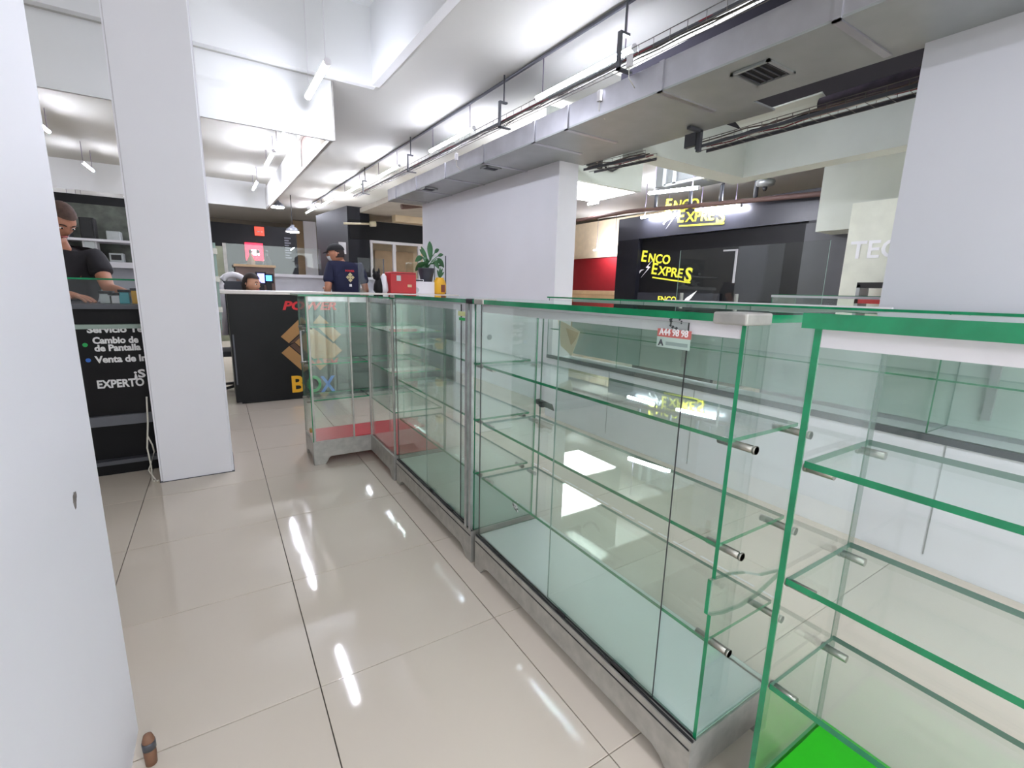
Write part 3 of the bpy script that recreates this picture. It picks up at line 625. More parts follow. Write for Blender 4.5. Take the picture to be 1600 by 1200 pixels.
# ---------------------------------------------------------------- shop with the yellow lettering
yL, yR = 7.05, 3.30
k = thing('black_shop_front', 'black shop front with yellow lettering beyond the glass screen', 'shop front', (ENX, 5.2, 0))
box('header', ENX-.12, ENX+.2, yR, yL, 2.22, 2.63, mat('dark grey sign board', (40, 41, 48), .35), k)
box('jamb', ENX-.12, ENX+.2, yL-.55, yL, 0, 2.22, NAVYB, k); box('jamb', ENX-.12, ENX+.2, yR, yR+.16, 0, 2.22, NAVYB, k)
box('back_panel', ENX-.02, ENX+.2, yR+.16, yL-.55, 0, 2.22, SATB, k)
def enco(p, X, y, z, s, rot, m, tag):
    ca, sa = math.cos(rot), math.sin(rot)
    def at(a, b): return (X, y-(a*ca-b*sa)*s, z+(a*sa+b*ca)*s)
    text('lettering', 'E', .34*s, at(0, .245), '-X', m, p, .006*s, rot=rot, ext=.004); text('lettering', 'NCO', .265*s, at(.215, .245), '-X', m, p, .005*s, rot=rot, ext=.004, width=.60*s)
    text('lettering', 'E', .34*s, at(.36, 0), '-X', m, p, .006*s, rot=rot, ext=.004); text('lettering', 'XPRE', .265*s, at(.57, 0), '-X', m, p, .005*s, rot=rot, ext=.004, width=.66*s)
    text('lettering', 'S', .40*s, at(1.27, -.06), '-X', m, p, .010*s, rot=rot, ext=.004)
    bm = NB(); o = at(0, 0); u = Vector((0, -ca, sa)); v = Vector((0, sa, ca))
    prism(bm, [(.36, -.05), (1.22, -.05), (1.22, -.075), (.36, -.075)], o, u, v, (-1, 0, 0), .004); obj('underline', bm, m, p)
    bm = NB(); prism(bm, [(.29, .24), (.16, .10), (.22, .09), (.08, -.10), (.27, .12), (.21, .13)], o, u, v, (-1, 0, 0), .004); prism(bm, [(.0, .0), (.05, .05), (.13, .06), (.06, .025), (.02, -.03)], o, u, v, (-1, 0, 0), .004); obj('lightning_bolt', bm, PWHITE, p)
a = W(1036, 349, X=ENX-.13); enco(k, ENX-.13, a.y, a.z, .84, -.05, PLIME, 'upper')
a = W(998, 425, X=ENX-.03); enco(k, ENX-.03, a.y, a.z, .84, -.12, PLIME, 'lower')
a = W(1027, 475, X=5.5); r_ = thing('counter_sign', 'small black counter front with yellow lettering below the shop sign', 'sign', (5.5, a.y, 0)); box('board', 5.5, 5.56, a.y-1.0, a.y+.4, 0, 1.22, NAVYB, r_)
text('lettering', 'ENCO', .12, (5.495, a.y, a.z+.03), '-X', PLIME, r_, .002); text('lettering', 'EXPRES', .12, (5.495, a.y-.14, a.z-.09), '-X', PLIME, r_, .002)
bm = NB(); prism(bm, [(.40, -.02), (.5, .1), (.66, .2), (.58, .1), (.46, -.02)], (5.495, a.y, a.z), (0, -1, 0), (0, 0, 1), (-1, 0, 0), .004); obj('swoosh', bm, PWHITE, r_)
b = box('side_wall', ENX, ENX+.4, -1.2, yR-.01, 0, 2.9, NAVYB); b.name = 'wall_shop'; struct(b, 'dark blue black wall beside the black sign shop', 'wall')
b = box('wall_shop', 6.3, 6.4, W(1316, 410, X=6.3).y-.2, W(1250, 420, X=6.3).y, 0, 2.1, mat('charcoal panel', (62, 64, 68), .5)); struct(b, 'charcoal panel wall near the tall white wall', 'wall')
b = box('wall_shop', 5.6, 5.7, -.4, W(1318, 410, X=5.6).y, 0, 2.15, mat('cream white paint', (222, 226, 212), .6)); struct(b, 'cream white wall seen at the edge of the tall white wall', 'wall')
text('lettering', 'TEC', .24, (5.595, W(1326, 404, X=5.595).y, W(1326, 404, X=5.595).z), '-X', mat('pale print', (240, 242, 244), .4), b, .004)
k = thing('stacked_shelf', 'red and grey open shelf standing before the cream white wall', 'shelf', (5.2, 1.6, 0))
a = W(1345, 452, X=5.4); c0 = W(1365, 490, X=5.4)
for z_, m_ in ((1.02, BOXRED), (1.15, BOXRED), (1.30, DARK)): box('shelf_board', 5.3, 5.5, 1.0, a.y, z_, z_+.05, m_, k)
for y_ in (1.02, a.y-.03): box('upright', 5.3, 5.5, y_, y_+.03, 0, 1.33, DUCT, k)
# paper pinned high on dark wall
s = thing('notice_board', 'pale framed notice box fixed high on the dark shop wall', 'notice', W(1249, 335, X=6.9)); a, b_ = W(1235, 316, X=6.95), W(1262, 338, X=6.95)
box('panel', 6.93, 6.98, b_.y, a.y, b_.z, a.z, GREENW, s); [box('slat', 6.92, 6.93, b_.y, a.y, b_.z+.04+.07*i, b_.z+.06+.07*i, DUCT, s) for i in range(3)]
# red walled shop and wooden counter
b = box('wall_red', 9.4, 9.5, 9.3, 12.0, 0, 2.2, REDWALL); struct(b, 'dark red shop wall past the edge of the free-standing white wall', 'wall')
b = box('wall_cream', 9.4, 9.5, 7.6, 9.3, 0, 3.2, WHITE); struct(b, 'white shop wall between the red wall and the black sign shop', 'wall')
b = box('wall_cream', 9.35, 9.5, 7.6, 12, 2.2, 3.2, CREAMLIT); struct(b, 'cream band over the red wall', 'wall')
k = thing('wooden_counter', 'light wooden counter in front of the red shop wall', 'counter', (6.6, 7.5, 0))
a = W(967, 447, X=7); box('front_panel', 7.0, 7.05, a.y+.08, 10.0, 0, 1.16, WOOD, k); box('counter_top', 6.97, 7.5, a.y+.07, 10.0, 1.16, 1.25, WOOD, k, bev=.01)

# ---------------------------------------------------------------- black counter with the box logo
CY = 5.28
k = thing('black_counter', 'black front counter with tan box logo and red, yellow, green and blue lettering', 'counter', (1.3, 5.5, 0))
box('front_panel', .11, 2.5, CY, CY+.04, .02, 1.09, BLACK, k); box('side_panel', .09, .11, CY, CY+.54, .02, 1.09, BLACK, k); box('plinth', .14, 2.5, CY+.02, CY+.06, 0, .03, DARK, k)
box('counter_top', .03, 2.52, CY-.05, CY+.56, 1.09, 1.125, mat('pale stone top', (210, 204, 196), .3), k, bev=.006)
box('edge_strip', .105, .118, CY-.003, CY, .2, .7, DARKGREY, k)
def L2(x, y): p_ = W(330+x/3.871, 430+y/3.871, Y=CY-.001); return p_
for nm_, pl, m_ in [('logo_bar', [(421, 372), (545, 252), (592, 300), (470, 411)], LOGOT), ('logo_bar', [(655, 240), (785, 358), (740, 404), (617, 288)], LOGOT), ('logo_bar', [(425, 470), (472, 428), (612, 545), (560, 586)], LOGOT), ('logo_bar', [(744, 408), (791, 456), (660, 575), (618, 530)], LOGOT),
                    ('logo_core', [(507, 406), (607, 312), (738, 412), (636, 520)], LOGOT), ('logo_shade', [(474, 415), (600, 304), (611, 314), (503, 408)], LOGOD), ('logo_shade', [(476, 424), (505, 410), (632, 522), (614, 540)], LOGOD)]:
    poly_face(nm_, [L2(*q) for q in pl], m_, k, (0, -1, 0), .002)
a, b_ = L2(430, 208), L2(755, 175); text('lettering', 'POWER', .12, (a.x, CY-.001, a.z), '-Y', PRED, k, .0045, shear=.25, width=b_.x-a.x)
for ch, x0_, x1_, m_ in (('B', 484, 556, PYEL), ('O', 578, 662, PGRN), ('X', 668, 755, PBLU)):
    a, b_ = L2(x0_, 708), L2(x1_, 606); text('lettering', ch, (b_.z-a.z)/.70, (a.x, CY-.001, a.z), '-Y', m_, k, .006, width=b_.x-a.x)
k = thing('glass_partition', 'green edged upright glass sheet at the corner of the black counter beside the pillar', 'screen', (.06, 5.5, 0))
pane('glass_sheet', .02, .028, 5.22, 5.85, .75, 1.55, k, [GC, GEC]); box('edge_post', .015, .035, 5.2, 5.225, .85, 1.55, mat('pale green edge', (132, 156, 146), .3), k)
for z_ in (.92, 1.2, 1.45): box('glass_clip', .005, .045, 5.19, 5.23, z_, z_+.05, STEEL, k)
# things on the counter
CT = 1.125
def at5(px, py, Y=5.45): return W(px, py, Y=Y)
k = thing('red_cash_box', 'red metal box standing on the black counter beside the potted plant', 'box', (1.88, 5.45, CT))
box('body', 1.72, 2.03, 5.38, 5.6, CT, 1.37, BOXRED, k, bev=.01); box('front_label', 1.79, 1.84, 5.374, 5.38, 1.27, 1.33, DUCT, k); box('latch', 1.92, 1.97, 5.372, 5.38, 1.20, 1.23, WOOD, k); box('lid_line', 1.725, 2.025, 5.377, 5.38, 1.352, 1.357, DARK, k)
k = thing('white_carton', 'white carton with dark print on the counter under the potted plant', 'box', (2.1, 5.45, CT))
box('carton_body', 1.97, 2.27, 5.40, 5.58, CT, 1.27, BAND, k, bev=.004); box('carton_lid', 1.985, 2.13, 5.395, 5.58, 1.27, 1.295, BAND, k, bev=.004); bm = NB(); prism(bm, [(.03*math.cos(i*.35), .03*math.sin(i*.35)) for i in range(18)], (2.04, 5.398, 1.17), (1, 0, 0), (0, 0, 1), (0, -1, 0), .001); obj('round_mark', bm, DUCT, k); box('print_strip', 2.0, 2.12, 5.393, 5.396, 1.275, 1.29, DARK, k)
k = thing('potted_plant', 'leafy green plant in a dark pot on the white carton', 'plant', (2.2, 5.47, 1.27))
bm = NB(); lathe(bm, (2.2, 5.49, 1.27), [(.07, 0), (.08, .06), (.1, .15), (.104, .16), (.095, .165), (.085, .15)], 20); obj('pot', bm, POT, k)
bm = NB(); lathe(bm, (2.2, 5.49, 1.27), [(.08, .14), (.084, .152)], 16); obj('soil', bm, SOIL, k)
rl = random.Random(11)
def leaf(base, tip, wd, parent, bend=.3):
    bm = NB(); base, tip = Vector(base), Vector(tip); d_ = tip-base; L_ = d_.length; s_ = d_.cross(Vector((0, 1, 0))).normalized(); n_ = d_.cross(s_).normalized(); rows_ = []
    for i in range(7):
        t_ = i/6; w_ = wd*math.sin(math.pi*min(1, t_*.92+.05))**.8; c_ = base+d_*t_+Vector((0, 0, bend*L_*(t_-t_*t_)))
        rows_.append([bm.verts.new(c_-s_*w_), bm.verts.new(c_+n_*w_*.35), bm.verts.new(c_+s_*w_)])
    for a_, b2 in zip(rows_, rows_[1:]):
        for j in (0, 1): f_ = bm.faces.new((a_[j], a_[j+1], b2[j+1], b2[j])); f_.smooth = True
    obj('leaf', bm, LEAF, parent)
for bxp, tp, wd in [((672, 405), (672, 377), .035), ((668, 412), (658, 385), .022), ((664, 408), (662, 402), .02), ((662, 402), (645, 409), .03), ((662, 410), (652, 423), .035), ((666, 405), (668, 424), .03), ((680, 395), (687, 389), .022), ((681, 404), (694, 418), .03), ((678, 410), (683, 420), .025), ((684, 400), (692, 398), .02), ((664, 402), (657, 389), .018), ((668, 410), (660, 424), .03), ((674, 408), (680, 392), .02), ((676, 412), (690, 409), .022)]:
    b0, t0 = at5(*bxp, 5.49), at5(*tp, 5.49); b0.y += rl.uniform(-.05, .05); t0.y += rl.uniform(-.1, .1)
    leaf(b0, t0, wd*1.05, k)
    bm = NB(); tube(bm, [(2.2+rl.uniform(-.02, .02), 5.49, 1.42), (Vector((2.2, 5.49, 1.47))+b0)/2, b0], .005, 5); obj('stem', bm, LEAF, k)
k = thing('yellow_jar', 'yellow jar holding a small dark sprig beside the potted plant', 'jar', (2.35, 5.42, CT))
bm = NB(); lathe(bm, (2.345, 5.42, CT), [(.06, 0), (.075, .02), (.078, .12), (.068, .16), (.05, .185), (.05, .2)], 20); obj('body', bm, YELLOW, k)
box('label', 2.33, 2.38, 5.338, 5.345, 1.15, 1.24, mat('brown label', (120, 60, 40), .5), k)
for dx, dz in ((-.04, .10), (0, .13), (.05, .08), (.03, .12)): leaf((2.345, 5.42, CT+.19), (2.345+dx, 5.40, CT+.19+dz), .014, k)
k = thing('toy_dog', 'small black and white dog figurine on the black counter', 'figurine', (1.6, 5.45, CT))
bm = NB(); lathe(bm, (1.60, 5.45, CT), [(.04, 0), (.06, .03), (.055, .09), (.035, .15), (.02, .18)], 14); obj('body', bm, SATB, k, True)
bm = NB(); lathe(bm, (1.575, 5.44, CT+.15), [(.008, -.01), (.036, .01), (.045, .045), (.035, .08), (.01, .095)], 14); obj('head', bm, SATB, k, True)
bm = NB(); lathe(bm, (1.66, 5.44, CT), [(.03, 0), (.05, .03), (.045, .1), (.03, .19), (.012, .22)], 12); obj('white_chest', bm, BAND, k, True)
for dx in (-.03, .03): bm = NB(); lathe(bm, (1.575+dx, 5.44, CT+.22), [(.014, 0), (.012, .03), (.003, .06)], 8); obj('ear', bm, SATB, k, True)
for x0_, x1_, Y_, zt_, l in [(1.42, 1.72, 5.62, 1.52, 'tall glass divider on the black counter beside the man'), (2.02, 2.4, 5.7, 1.5, 'glass divider standing behind the potted plant'), (2.30, 2.50, 5.58, 1.60, 'tall glass divider with a dark mark next to the white wall')]:
    k = thing('glass_divider', l, 'screen', (x0_, Y_, CT)); pane('glass_sheet', x0_, x1_, Y_, Y_+.006, CT, zt_, k, [GC, GEC]); box('edge_strip', x1_-.008, x1_+.002, Y_-.004, Y_+.01, CT, zt_, DARKGREY, k)
    if x0_ > 2.2: box('dark_mark', 2.36, 2.45, Y_-.003, Y_-.001, 1.47, 1.49, DARK, k)

# ---------------------------------------------------------------- second counter and far shops
k = thing('inner_counter', 'white inner counter with a glass upper part behind the man and the woman', 'counter', (1, 7.4, 0))
a, b_ = W(355, 432, Y=7.3), W(690, 432, Y=7.3); box('front_panel', a.x, 2.9, 7.3, 7.36, 0, 1.30, mat('white counter front', (214, 214, 220), .4), k); box('counter_top', a.x, 2.9, 7.25, 7.8, 1.30, 1.34, BAND, k)
c0 = W(355, 380, Y=7.4); c1 = W(500, 386, Y=7.4); pane('glass_screen', a.x, c1.x, 7.4, 7.41, 1.34, c0.z, k, [GC, GEC]); box('screen_post', a.x-.02, a.x+.02, 7.39, 7.43, 1.0, c0.z, ALUW, k)
k = thing('wooden_cabinet', 'brown wooden cabinet with two lit screens behind the woman', 'cabinet', (.6, 7.1, 0)); a, b_ = W(368, 416, Y=7.1), W(430, 447, Y=7.1)
box('cabinet_body', a.x, b_.x, 7.08, 7.22, 0, a.z, WOODD, k); box('cabinet_top', a.x-.02, b_.x+.02, 7.06, 7.23, a.z, a.z+.03, WOOD, k)
for p0, p1, l in [((402, 427), (414, 442), 'purple lit monitor in front of the brown cabinet beside the woman'), ((415, 430), (425, 439), 'small blue lit monitor in front of the brown cabinet')]:
    q0, q1 = W(*p0, Y=6.9), W(*p1, Y=6.9); s = thing('monitor', l, 'monitor', (q0.x, 6.9, q1.z)); box('casing', q0.x-.02, q1.x+.02, 6.9, 6.94, q1.z-.03, q0.z+.02, DARK, s); box('screen', q0.x, q1.x, 6.895, 6.9, q1.z, q0.z, SCREEN if p0[0] < 410 else mat('blue lit screen', (60, 130, 230), .3, emit=1.3), s); box('stand', (q0.x+q1.x)/2-.03, (q0.x+q1.x)/2+.03, 6.9, 6.96, CT-.1, q1.z-.03, DARK, s)
k = thing('bottle_group', 'clear bottle with a dark cap on the inner counter', 'bottle', W(410, 420, Y=7.55))
for i, (px, l) in enumerate([(393, 'brown glass bottle standing on the inner counter before the red sign'), (405, 'clear bottle standing on the inner counter before the red sign'), (418, 'clear bottle with a black pump on the inner counter')]):
    a = W(px, 416, Y=7.6)
    if i == 0: s = k; s.name = 'bottle'; s['label'] = l; s.location = a
    else: s = thing('bottle', l, 'bottle', a)
    bm = NB(); lathe(bm, (a.x, 7.6, 1.34), [(.05, 0), (.055, .02), (.055, .16), (.02, .24), (.018, .28)], 14); obj('glass_body', bm, [mat('brown bottle', (120, 90, 60), .2), GC, GC][i] if i else mat('brown bottle glass', (120, 90, 60), .2), s)
    bm = NB(); lathe(bm, (a.x, 7.6, 1.62), [(.02, 0), (.022, .03), (.01, .045)], 10); obj('cap', bm, DARK, s)
# black shop with the orange emblem
k = thing('dark_shop', 'dark shop with glowing red emblem signs at the far end of the aisle', 'shop front', (.6, 15, 0)); Y_ = 15.0
a, b_ = W(330, 350, Y=Y_), W(462, 350, Y=Y_); box('back_wall', a.x-.4, b_.x, Y_, Y_+.1, 0, W(400, 352, Y=Y_).z, SATB, k)
q0, q1 = W(397, 354, Y=Y_), W(413, 369, Y=Y_); box('emblem_sign', q0.x, q1.x, Y_-.06, Y_, q1.z, q0.z, ORANGE, k)
def emblem(x0_, x1_, z0_, z1_, y_, m_, par):
    w_ = x1_-x0_; h_ = z1_-z0_; t_ = w_*.16; bm = NB()
    for a_ in ((x0_, x0_+t_, z0_, z1_), (x0_, x0_+.66*w_, z1_-t_, z1_), (x0_+.66*w_-t_, x0_+.66*w_, z0_, z1_), (x0_+.27*w_, x0_+.27*w_+t_, z0_, z0_+.6*h_), (x1_-t_, x1_, z0_, z1_)): bx(bm, a_[0], a_[1], y_-.01, y_, a_[2], a_[3])
    obj('emblem_letters', bm, m_, par)
emblem(q0.x+(q1.x-q0.x)*.2, q1.x-(q1.x-q0.x)*.2, q1.z+.09, q0.z-.12, Y_-.06, PWHITE, k)
q0, q1 = W(382, 379, Y=Y_), W(412, 408, Y=Y_); box('lit_sign', q0.x, q1.x, Y_-.08, Y_, q1.z, q0.z, MIRED, k); emblem(q0.x+.12, q1.x-.1, q1.z+.14, q0.z-.18, Y_-.08, MIWHITE, k)
q0, q1 = W(444, 369, Y=Y_), W(456, 404, Y=Y_)
for i in range(9): z_ = q1.z+(q0.z-q1.z)*i/9; box('print_line', q0.x, q1.x-(.05 if i % 2 else 0), Y_-.004, Y_, z_, z_+.035, DARKGREY, k)
b = box('pillar', *sorted((W(460, 400, Y=19).x, W(477, 400, Y=19).x)), 19, 19.4, 0, 3.5, mat('tan paint', (150, 128, 98), .6)); struct(b, 'tan pillar at the far end beside the dark shop', 'pillar')
b = box('pillar', W(477, 400, Y=18.9).x, W(496, 400, Y=18.9).x, 18.9, 19.3, 0, 3.5, WHITE); struct(b, 'slim white pillar at the far end beside the black block', 'pillar')
k = thing('black_kiosk', 'black shop block with a bright interior window behind the man', 'kiosk', (2.6, 10, 0))
a, b_ = W(497, 345, Y=11), W(545, 345, Y=11); c0 = W(560, 345, Y=9.0); c1 = W(661, 345, Y=9.0)
bm = NB(); zt_ = W(520, 345, Y=11).z
prism(bm, [(W(497, 400, Y=11).x, 11), (W(545, 400, Y=9.3).x, 9.3), (W(579, 400, Y=9.3).x, 9.3), (W(579, 400, Y=9.3).x, 11.2)], (0, 0, 0), (1, 0, 0), (0, 1, 0), (0, 0, 1), 2.66); obj('side_block', bm, NAVYB, k)
q0, q1 = W(578, 347, Y=9.3), W(665, 382, Y=9.3); box('header', W(545, 345, Y=9.3).x, 4.4, 9.28, 9.4, q1.z, q0.z+.02, SATB, k)
box('interior_wall', W(578, 400, Y=10.2).x, 5.0, 10.2, 10.3, 0, 2.5, CREAMLIT, k)
for px in (580, 616, 655): x_ = W(px, 400, Y=9.32).x; box('window_post', x_-.03, x_+.03, 9.3, 9.36, 0, q1.z, BAND, k)
box('window_sill', W(578, 400, Y=9.32).x, 4.4, 9.29, 9.38, q1.z-.05, q1.z, BAND, k); box('lower_panel', W(578, 400, Y=9.32).x, 4.4, 9.3, 9.36, 0, 1.35, DUCT, k); box('wood_panel', W(585, 400, Y=10.15).x, W(645, 400, Y=10.15).x, 10.12, 10.2, 1.45, W(600, 392, Y=10.15).z, WOOD, k)
s = thing('wall_notice', 'small white notice on the dark block behind the capped head', 'notice', W(536, 388, Y=9.2)); q0, q1 = W(529, 378, Y=9.27), W(541, 397, Y=9.27); box('sheet', q0.x, q1.x, 9.26, 9.275, q1.z, q0.z, BAND, s)
b = box('wall_upper', 3.0, 4.6, 9.0, 9.2, W(640, 348, Y=9).z, 2.75, CREAMLIT); struct(b, 'cream wall strip above the black kiosk header', 'wall')
bm = NB(); tube(bm, [W(537, 349, Y=9.23), W(585, 350, Y=9.23)], .02, 8); tube(bm, [W(578, 350, Y=9.23), W(587, 350, Y=9.23)], .05, 10)
props(obj('pole_lamp', bm, PAPER), 'pale horizontal pole with a thicker end on the black kiosk', 'pole')

# ---------------------------------------------------------------- repair counter behind the pillar
RY = 3.58
k = thing('repair_counter', 'black counter with white service lettering between the near wall and the pillar', 'counter', (-.9, 3.8, 0))
x0, x1 = -2.2, -.375
box('front_panel', x0, x1, RY, RY+.03, .385, .905, BLACK, k); box('upper_panel', x0, x1, RY+.04, RY+.07, .93, 1.02, BLACK, k); box('glass_shelf_edge', x0, x1, RY-.01, RY+.06, .905, .93, mat('pale shelf edge', (150, 168, 158), .3), k)
box('grey_ledge', x0, x1, RY-.02, RY+.5, 1.02, 1.045, DARKGREY, k); box('lower_ledge', x0, x1, RY-.03, RY+.1, .325, .385, mat('grey ledge', (96, 98, 104), .4), k); box('recess_panel', x0, x1, RY+.06, RY+.09, .09, .325, SATB, k); box('plinth_rail', x0, x1, RY+.0, RY+.06, .07, .095, DARKGREY, k); box('plinth', x0, x1, RY+.03, RY+.1, 0, .07, SATB, k)
pane('glass_front', x0, x1, RY, RY+.006, 1.045, 1.185, k, [GC, GE]); pane('glass_top', x0, x1, RY-.01, RY+.05, 1.185, 1.195, k); pane('end_glass', x1-.006, x1, RY-.06, RY+.5, .2, 1.19, k, [GC, mat('blue edge', (110, 120, 170), .3)])
TXT = [('Servicio Té', 136, 520, .055), ('Cambio de', 145, 537, .052), ('de Pantalla', 148, 549, .052), ('Venta de In', 150, 567, .055), ('¡S', 209, 590, .068), ('EXPERTO', 152, 607, .066)]
for s_, px, py, sz in TXT:
    a = W(px, py, Y=RY-.002); b_ = {'Cambio de': 217, 'de Pantalla': 221, 'EXPERTO': 226, 'Venta de In': 231, '¡S': 227, 'Servicio Té': 224}[s_]
    text('lettering', s_, sz, (a.x, RY-.001, a.z), '-Y', PWHITE, k, .0022, width=W(b_, py, Y=RY).x-a.x)
for px, py, m_ in ((133, 539, PGRN), (138, 563, PBLU)):
    a = W(px, py, Y=RY-.002); bm = NB(); prism(bm, [(.012*math.cos(i*.5236), .012*math.sin(i*.5236)) for i in range(12)], a, (1, 0, 0), (0, 0, 1), (0, -1, 0), .002); obj('bullet', bm, m_, k)
# items in and behind the repair counter
for px, py, w_, h_, m_, l in [(196, 470, .05, .07, mat('cyan plastic', (70, 170, 180), .4), 'cyan tool box inside the repair counter glass'), (181, 475, .05, .05, BAND, 'white small box inside the repair counter glass'), (168, 472, .06, .06, DUCT, 'grey small box inside the repair counter glass'), (212, 470, .03, .08, PYEL, 'yellow handled tool inside the repair counter glass')]:
    a = W(px, py, Y=RY+.2); s = thing('repair_item', l, 'tool box', (a.x, RY+.2, 1.045)); s.name = 'tool_box'
    box('body', a.x-w_/2, a.x+w_/2, RY+.17, RY+.25, 1.045, 1.045+h_, m_, s, bev=.004); box('lid', a.x-w_/2-.003, a.x+w_/2+.003, RY+.165, RY+.255, 1.045+h_, 1.06+h_, DARK, s)
k = thing('work_shelf', 'white shelf with dark gadgets behind the repair counter', 'shelf', (-1.0, 5.6, 0))
box('shelf_board', -2.2, -.5, 5.5, 5.8, 1.30, 1.35, BAND, k); box('shelf_board', -2.2, -.5, 5.5, 5.8, 1.52, 1.54, BAND, k); box('shelf_body', -2.2, -.5, 5.55, 5.8, 0, 1.3, mat('grey white front', (150, 152, 160), .5), k); box('back_board', -2.2, -.5, 5.8, 5.83, 1.3, 1.86, mat('cluttered grey', (88, 92, 84), .6, var=.5, scale=9), k)
NAMES = ['black', 'grey', 'slate', 'brown', 'dark grey']; ORD = ['seventh', 'sixth', 'fifth', 'fourth', 'third', 'second', 'first']
for i in range(7):
    x_ = -1.75+i*.17; hh = .08+.05*((i*7) % 3); m_ = [DARK, DUCT, POT, WOODD, DARKGREY][i % 5]
    for zz, q in ((1.35, 0), (1.54, 1)):
        cn = NAMES[i % 5] if q else ['grey', 'black', 'white'][i % 3]
        s = thing('gadget', cn+' boxed gadget, '+ORD[i]+' from the pillar on the '+('upper' if q else 'lower')+' white repair shelf', 'gadget', (x_, 5.6, zz), 'gadgets on the ' + ('upper' if q else 'lower') + ' repair shelf')
        box('body', x_-.05, x_+.05, 5.56, 5.68, zz, zz+hh, m_ if q else [DUCT, DARK, PWHITE][i % 3], s, bev=.006); box('face', x_-.035, x_+.035, 5.553, 5.56, zz+.02, zz+hh-.015, [DARK, DUCT][(i+q) % 2], s)
b = box('wall_dark', -5, -1.0, 12.0, 12.1, 1.9, 2.75, SATB); struct(b, 'dark band wall beneath the far repair shop lamps', 'wall')
b = box('wall_dark', -5, .2, 11.6, 11.7, 0, 1.95, mat('greenish shop interior', (112, 116, 96), .6, var=.3, scale=3)); struct(b, 'greenish shop wall behind the repair shelves', 'wall')
k = thing('ceiling_fan_mount', 'pale ceiling bracket hanging before the dark band over the repair shop', 'bracket', W(167, 345, Y=11)); a = W(167, 345, Y=11)
bm = NB(); tube(bm, [a+Vector((0, 0, .2)), a, a+Vector((-.12, 0, -.08))], .02, 6); tube(bm, [a, a+Vector((.12, 0, -.08))], .02, 6); obj('arm', bm, DUCT, k)
# loose cables beside the pillar
for pts, r_, l in [([(229, 620), (231, 660), (230, 700), (236, 728), (238, 745), (243, 764)], .0045, 'long white cable hanging down beside the pillar to the floor'), ([(230, 680), (238, 695), (241, 706), (236, 724), (232, 735), (246, 748)], .004, 'thin white cable curling around the other one beside the pillar')]:
    bm = NB(); P_ = [W(px, py, Y=3.42) for px, py in pts]; P_[-1] = Vector((P_[-1].x, 3.36, .006)); tube(bm, P_, r_, 7); tube(bm, [P_[-1], P_[-1]+Vector((.012, -.01, 0))], .006, 7)
    props(obj('hanging_cable', bm, CABLEW), l, 'cable')

# ---------------------------------------------------------------- people
def skin_mesh(name, verts, edges, radii, m, parent, sub=2, root=0):
    me = bpy.data.meshes.new(name); bp_ = base_of(parent)
    me.from_pydata([tuple(Vector(v)-bp_) for v in verts], edges, [])
    o = bpy.data.objects.new(name, me); COL.objects.link(o)
    md = o.modifiers.new('skin', 'SKIN'); md.use_smooth_shade = True
    if not me.skin_vertices: me.attributes.new('skin', 'FLOAT', 'POINT') if False else None
    bm = bmesh.new(); bm.from_mesh(me); lay = bm.verts.layers.skin.verify(); bm.verts.ensure_lookup_table()
    for i, v in enumerate(bm.verts):
        r_ = radii[i]; v[lay].radius = r_ if isinstance(r_, tuple) else (r_, r_); v[lay].use_root = (i == root)
    bm.to_mesh(me); bm.free()
    s_ = o.modifiers.new('sub', 'SUBSURF'); s_.levels = sub; s_.render_levels = sub
    bpy.context.view_layer.update(); dg = bpy.context.evaluated_depsgraph_get()
    me2 = bpy.data.meshes.new_from_object(o.evaluated_get(dg)); bpy.data.objects.remove(o)
    me2.materials.clear(); me2.materials.append(m)
    for p_ in me2.polygons: p_.use_smooth = True
    q = bpy.data.objects.new(name, me2); COL.objects.link(q); q.parent = parent
    return q
def chain(V, E, R, pts, start=None):
    """append a chain of (point, radius); returns index of its last vertex"""
    prev = start
    for p_, r_ in pts:
        V.append(Vector(p_)); R.append(r_); i = len(V)-1
        if prev is not None: E.append((prev, i))
        prev = i
    return prev
def head_bm(c, fwd, up=Vector((0, 0, 1)), s=1.0, part='head'):
    """a head of real proportions: skull, jaw, nose, brow, ears; returns bmesh in world space"""
    bm = NB(); bmesh.ops.create_uvsphere(bm, u_segments=28, v_segments=22, radius=1)
    for v in bm.verts:
        x, y, z = v.co; f = max(0, y)
        sx, sy, sz = .074, .095, .115
        if z < 0: sx *= 1-.30*(-z)**1.4; sy *= 1-.10*(-z)
        q = Vector((x*sx, y*sy, z*sz))
        if y > .55 and abs(x) < .22:                       # nose
            k_ = math.exp(-((z+.12)/.14)**2)*math.exp(-(x/.11)**2); q.y += .026*k_
        if y > .5: q.y -= .010*math.exp(-((z-.06)/.10)**2)*(math.exp(-((abs(x)-.36)/.14)**2))     # eye sockets
        if y > .5: q.y += .005*math.exp(-((z-.25)/.1)**2)                                       # brow
        if y > .5: q.y += .006*math.exp(-((z+.50)/.09)**2)*math.exp(-(x/.28)**2)                # lips
        if y > .4: q.y += .008*math.exp(-((z+.85)/.12)**2)                                      # chin
        if abs(x) > .9 and abs(z+.08) < .22: q.x *= 1.10
        v.co = q*s
    fwd = Vector(fwd).normalized(); rt_ = fwd.cross(up).normalized(); u_ = rt_.cross(fwd)
    MM = Matrix((rt_, fwd, u_)).transposed()
    for v in bm.verts: v.co = MM @ v.co + Vector(c)
    for f_ in bm.faces: f_.smooth = True
    return bm, MM
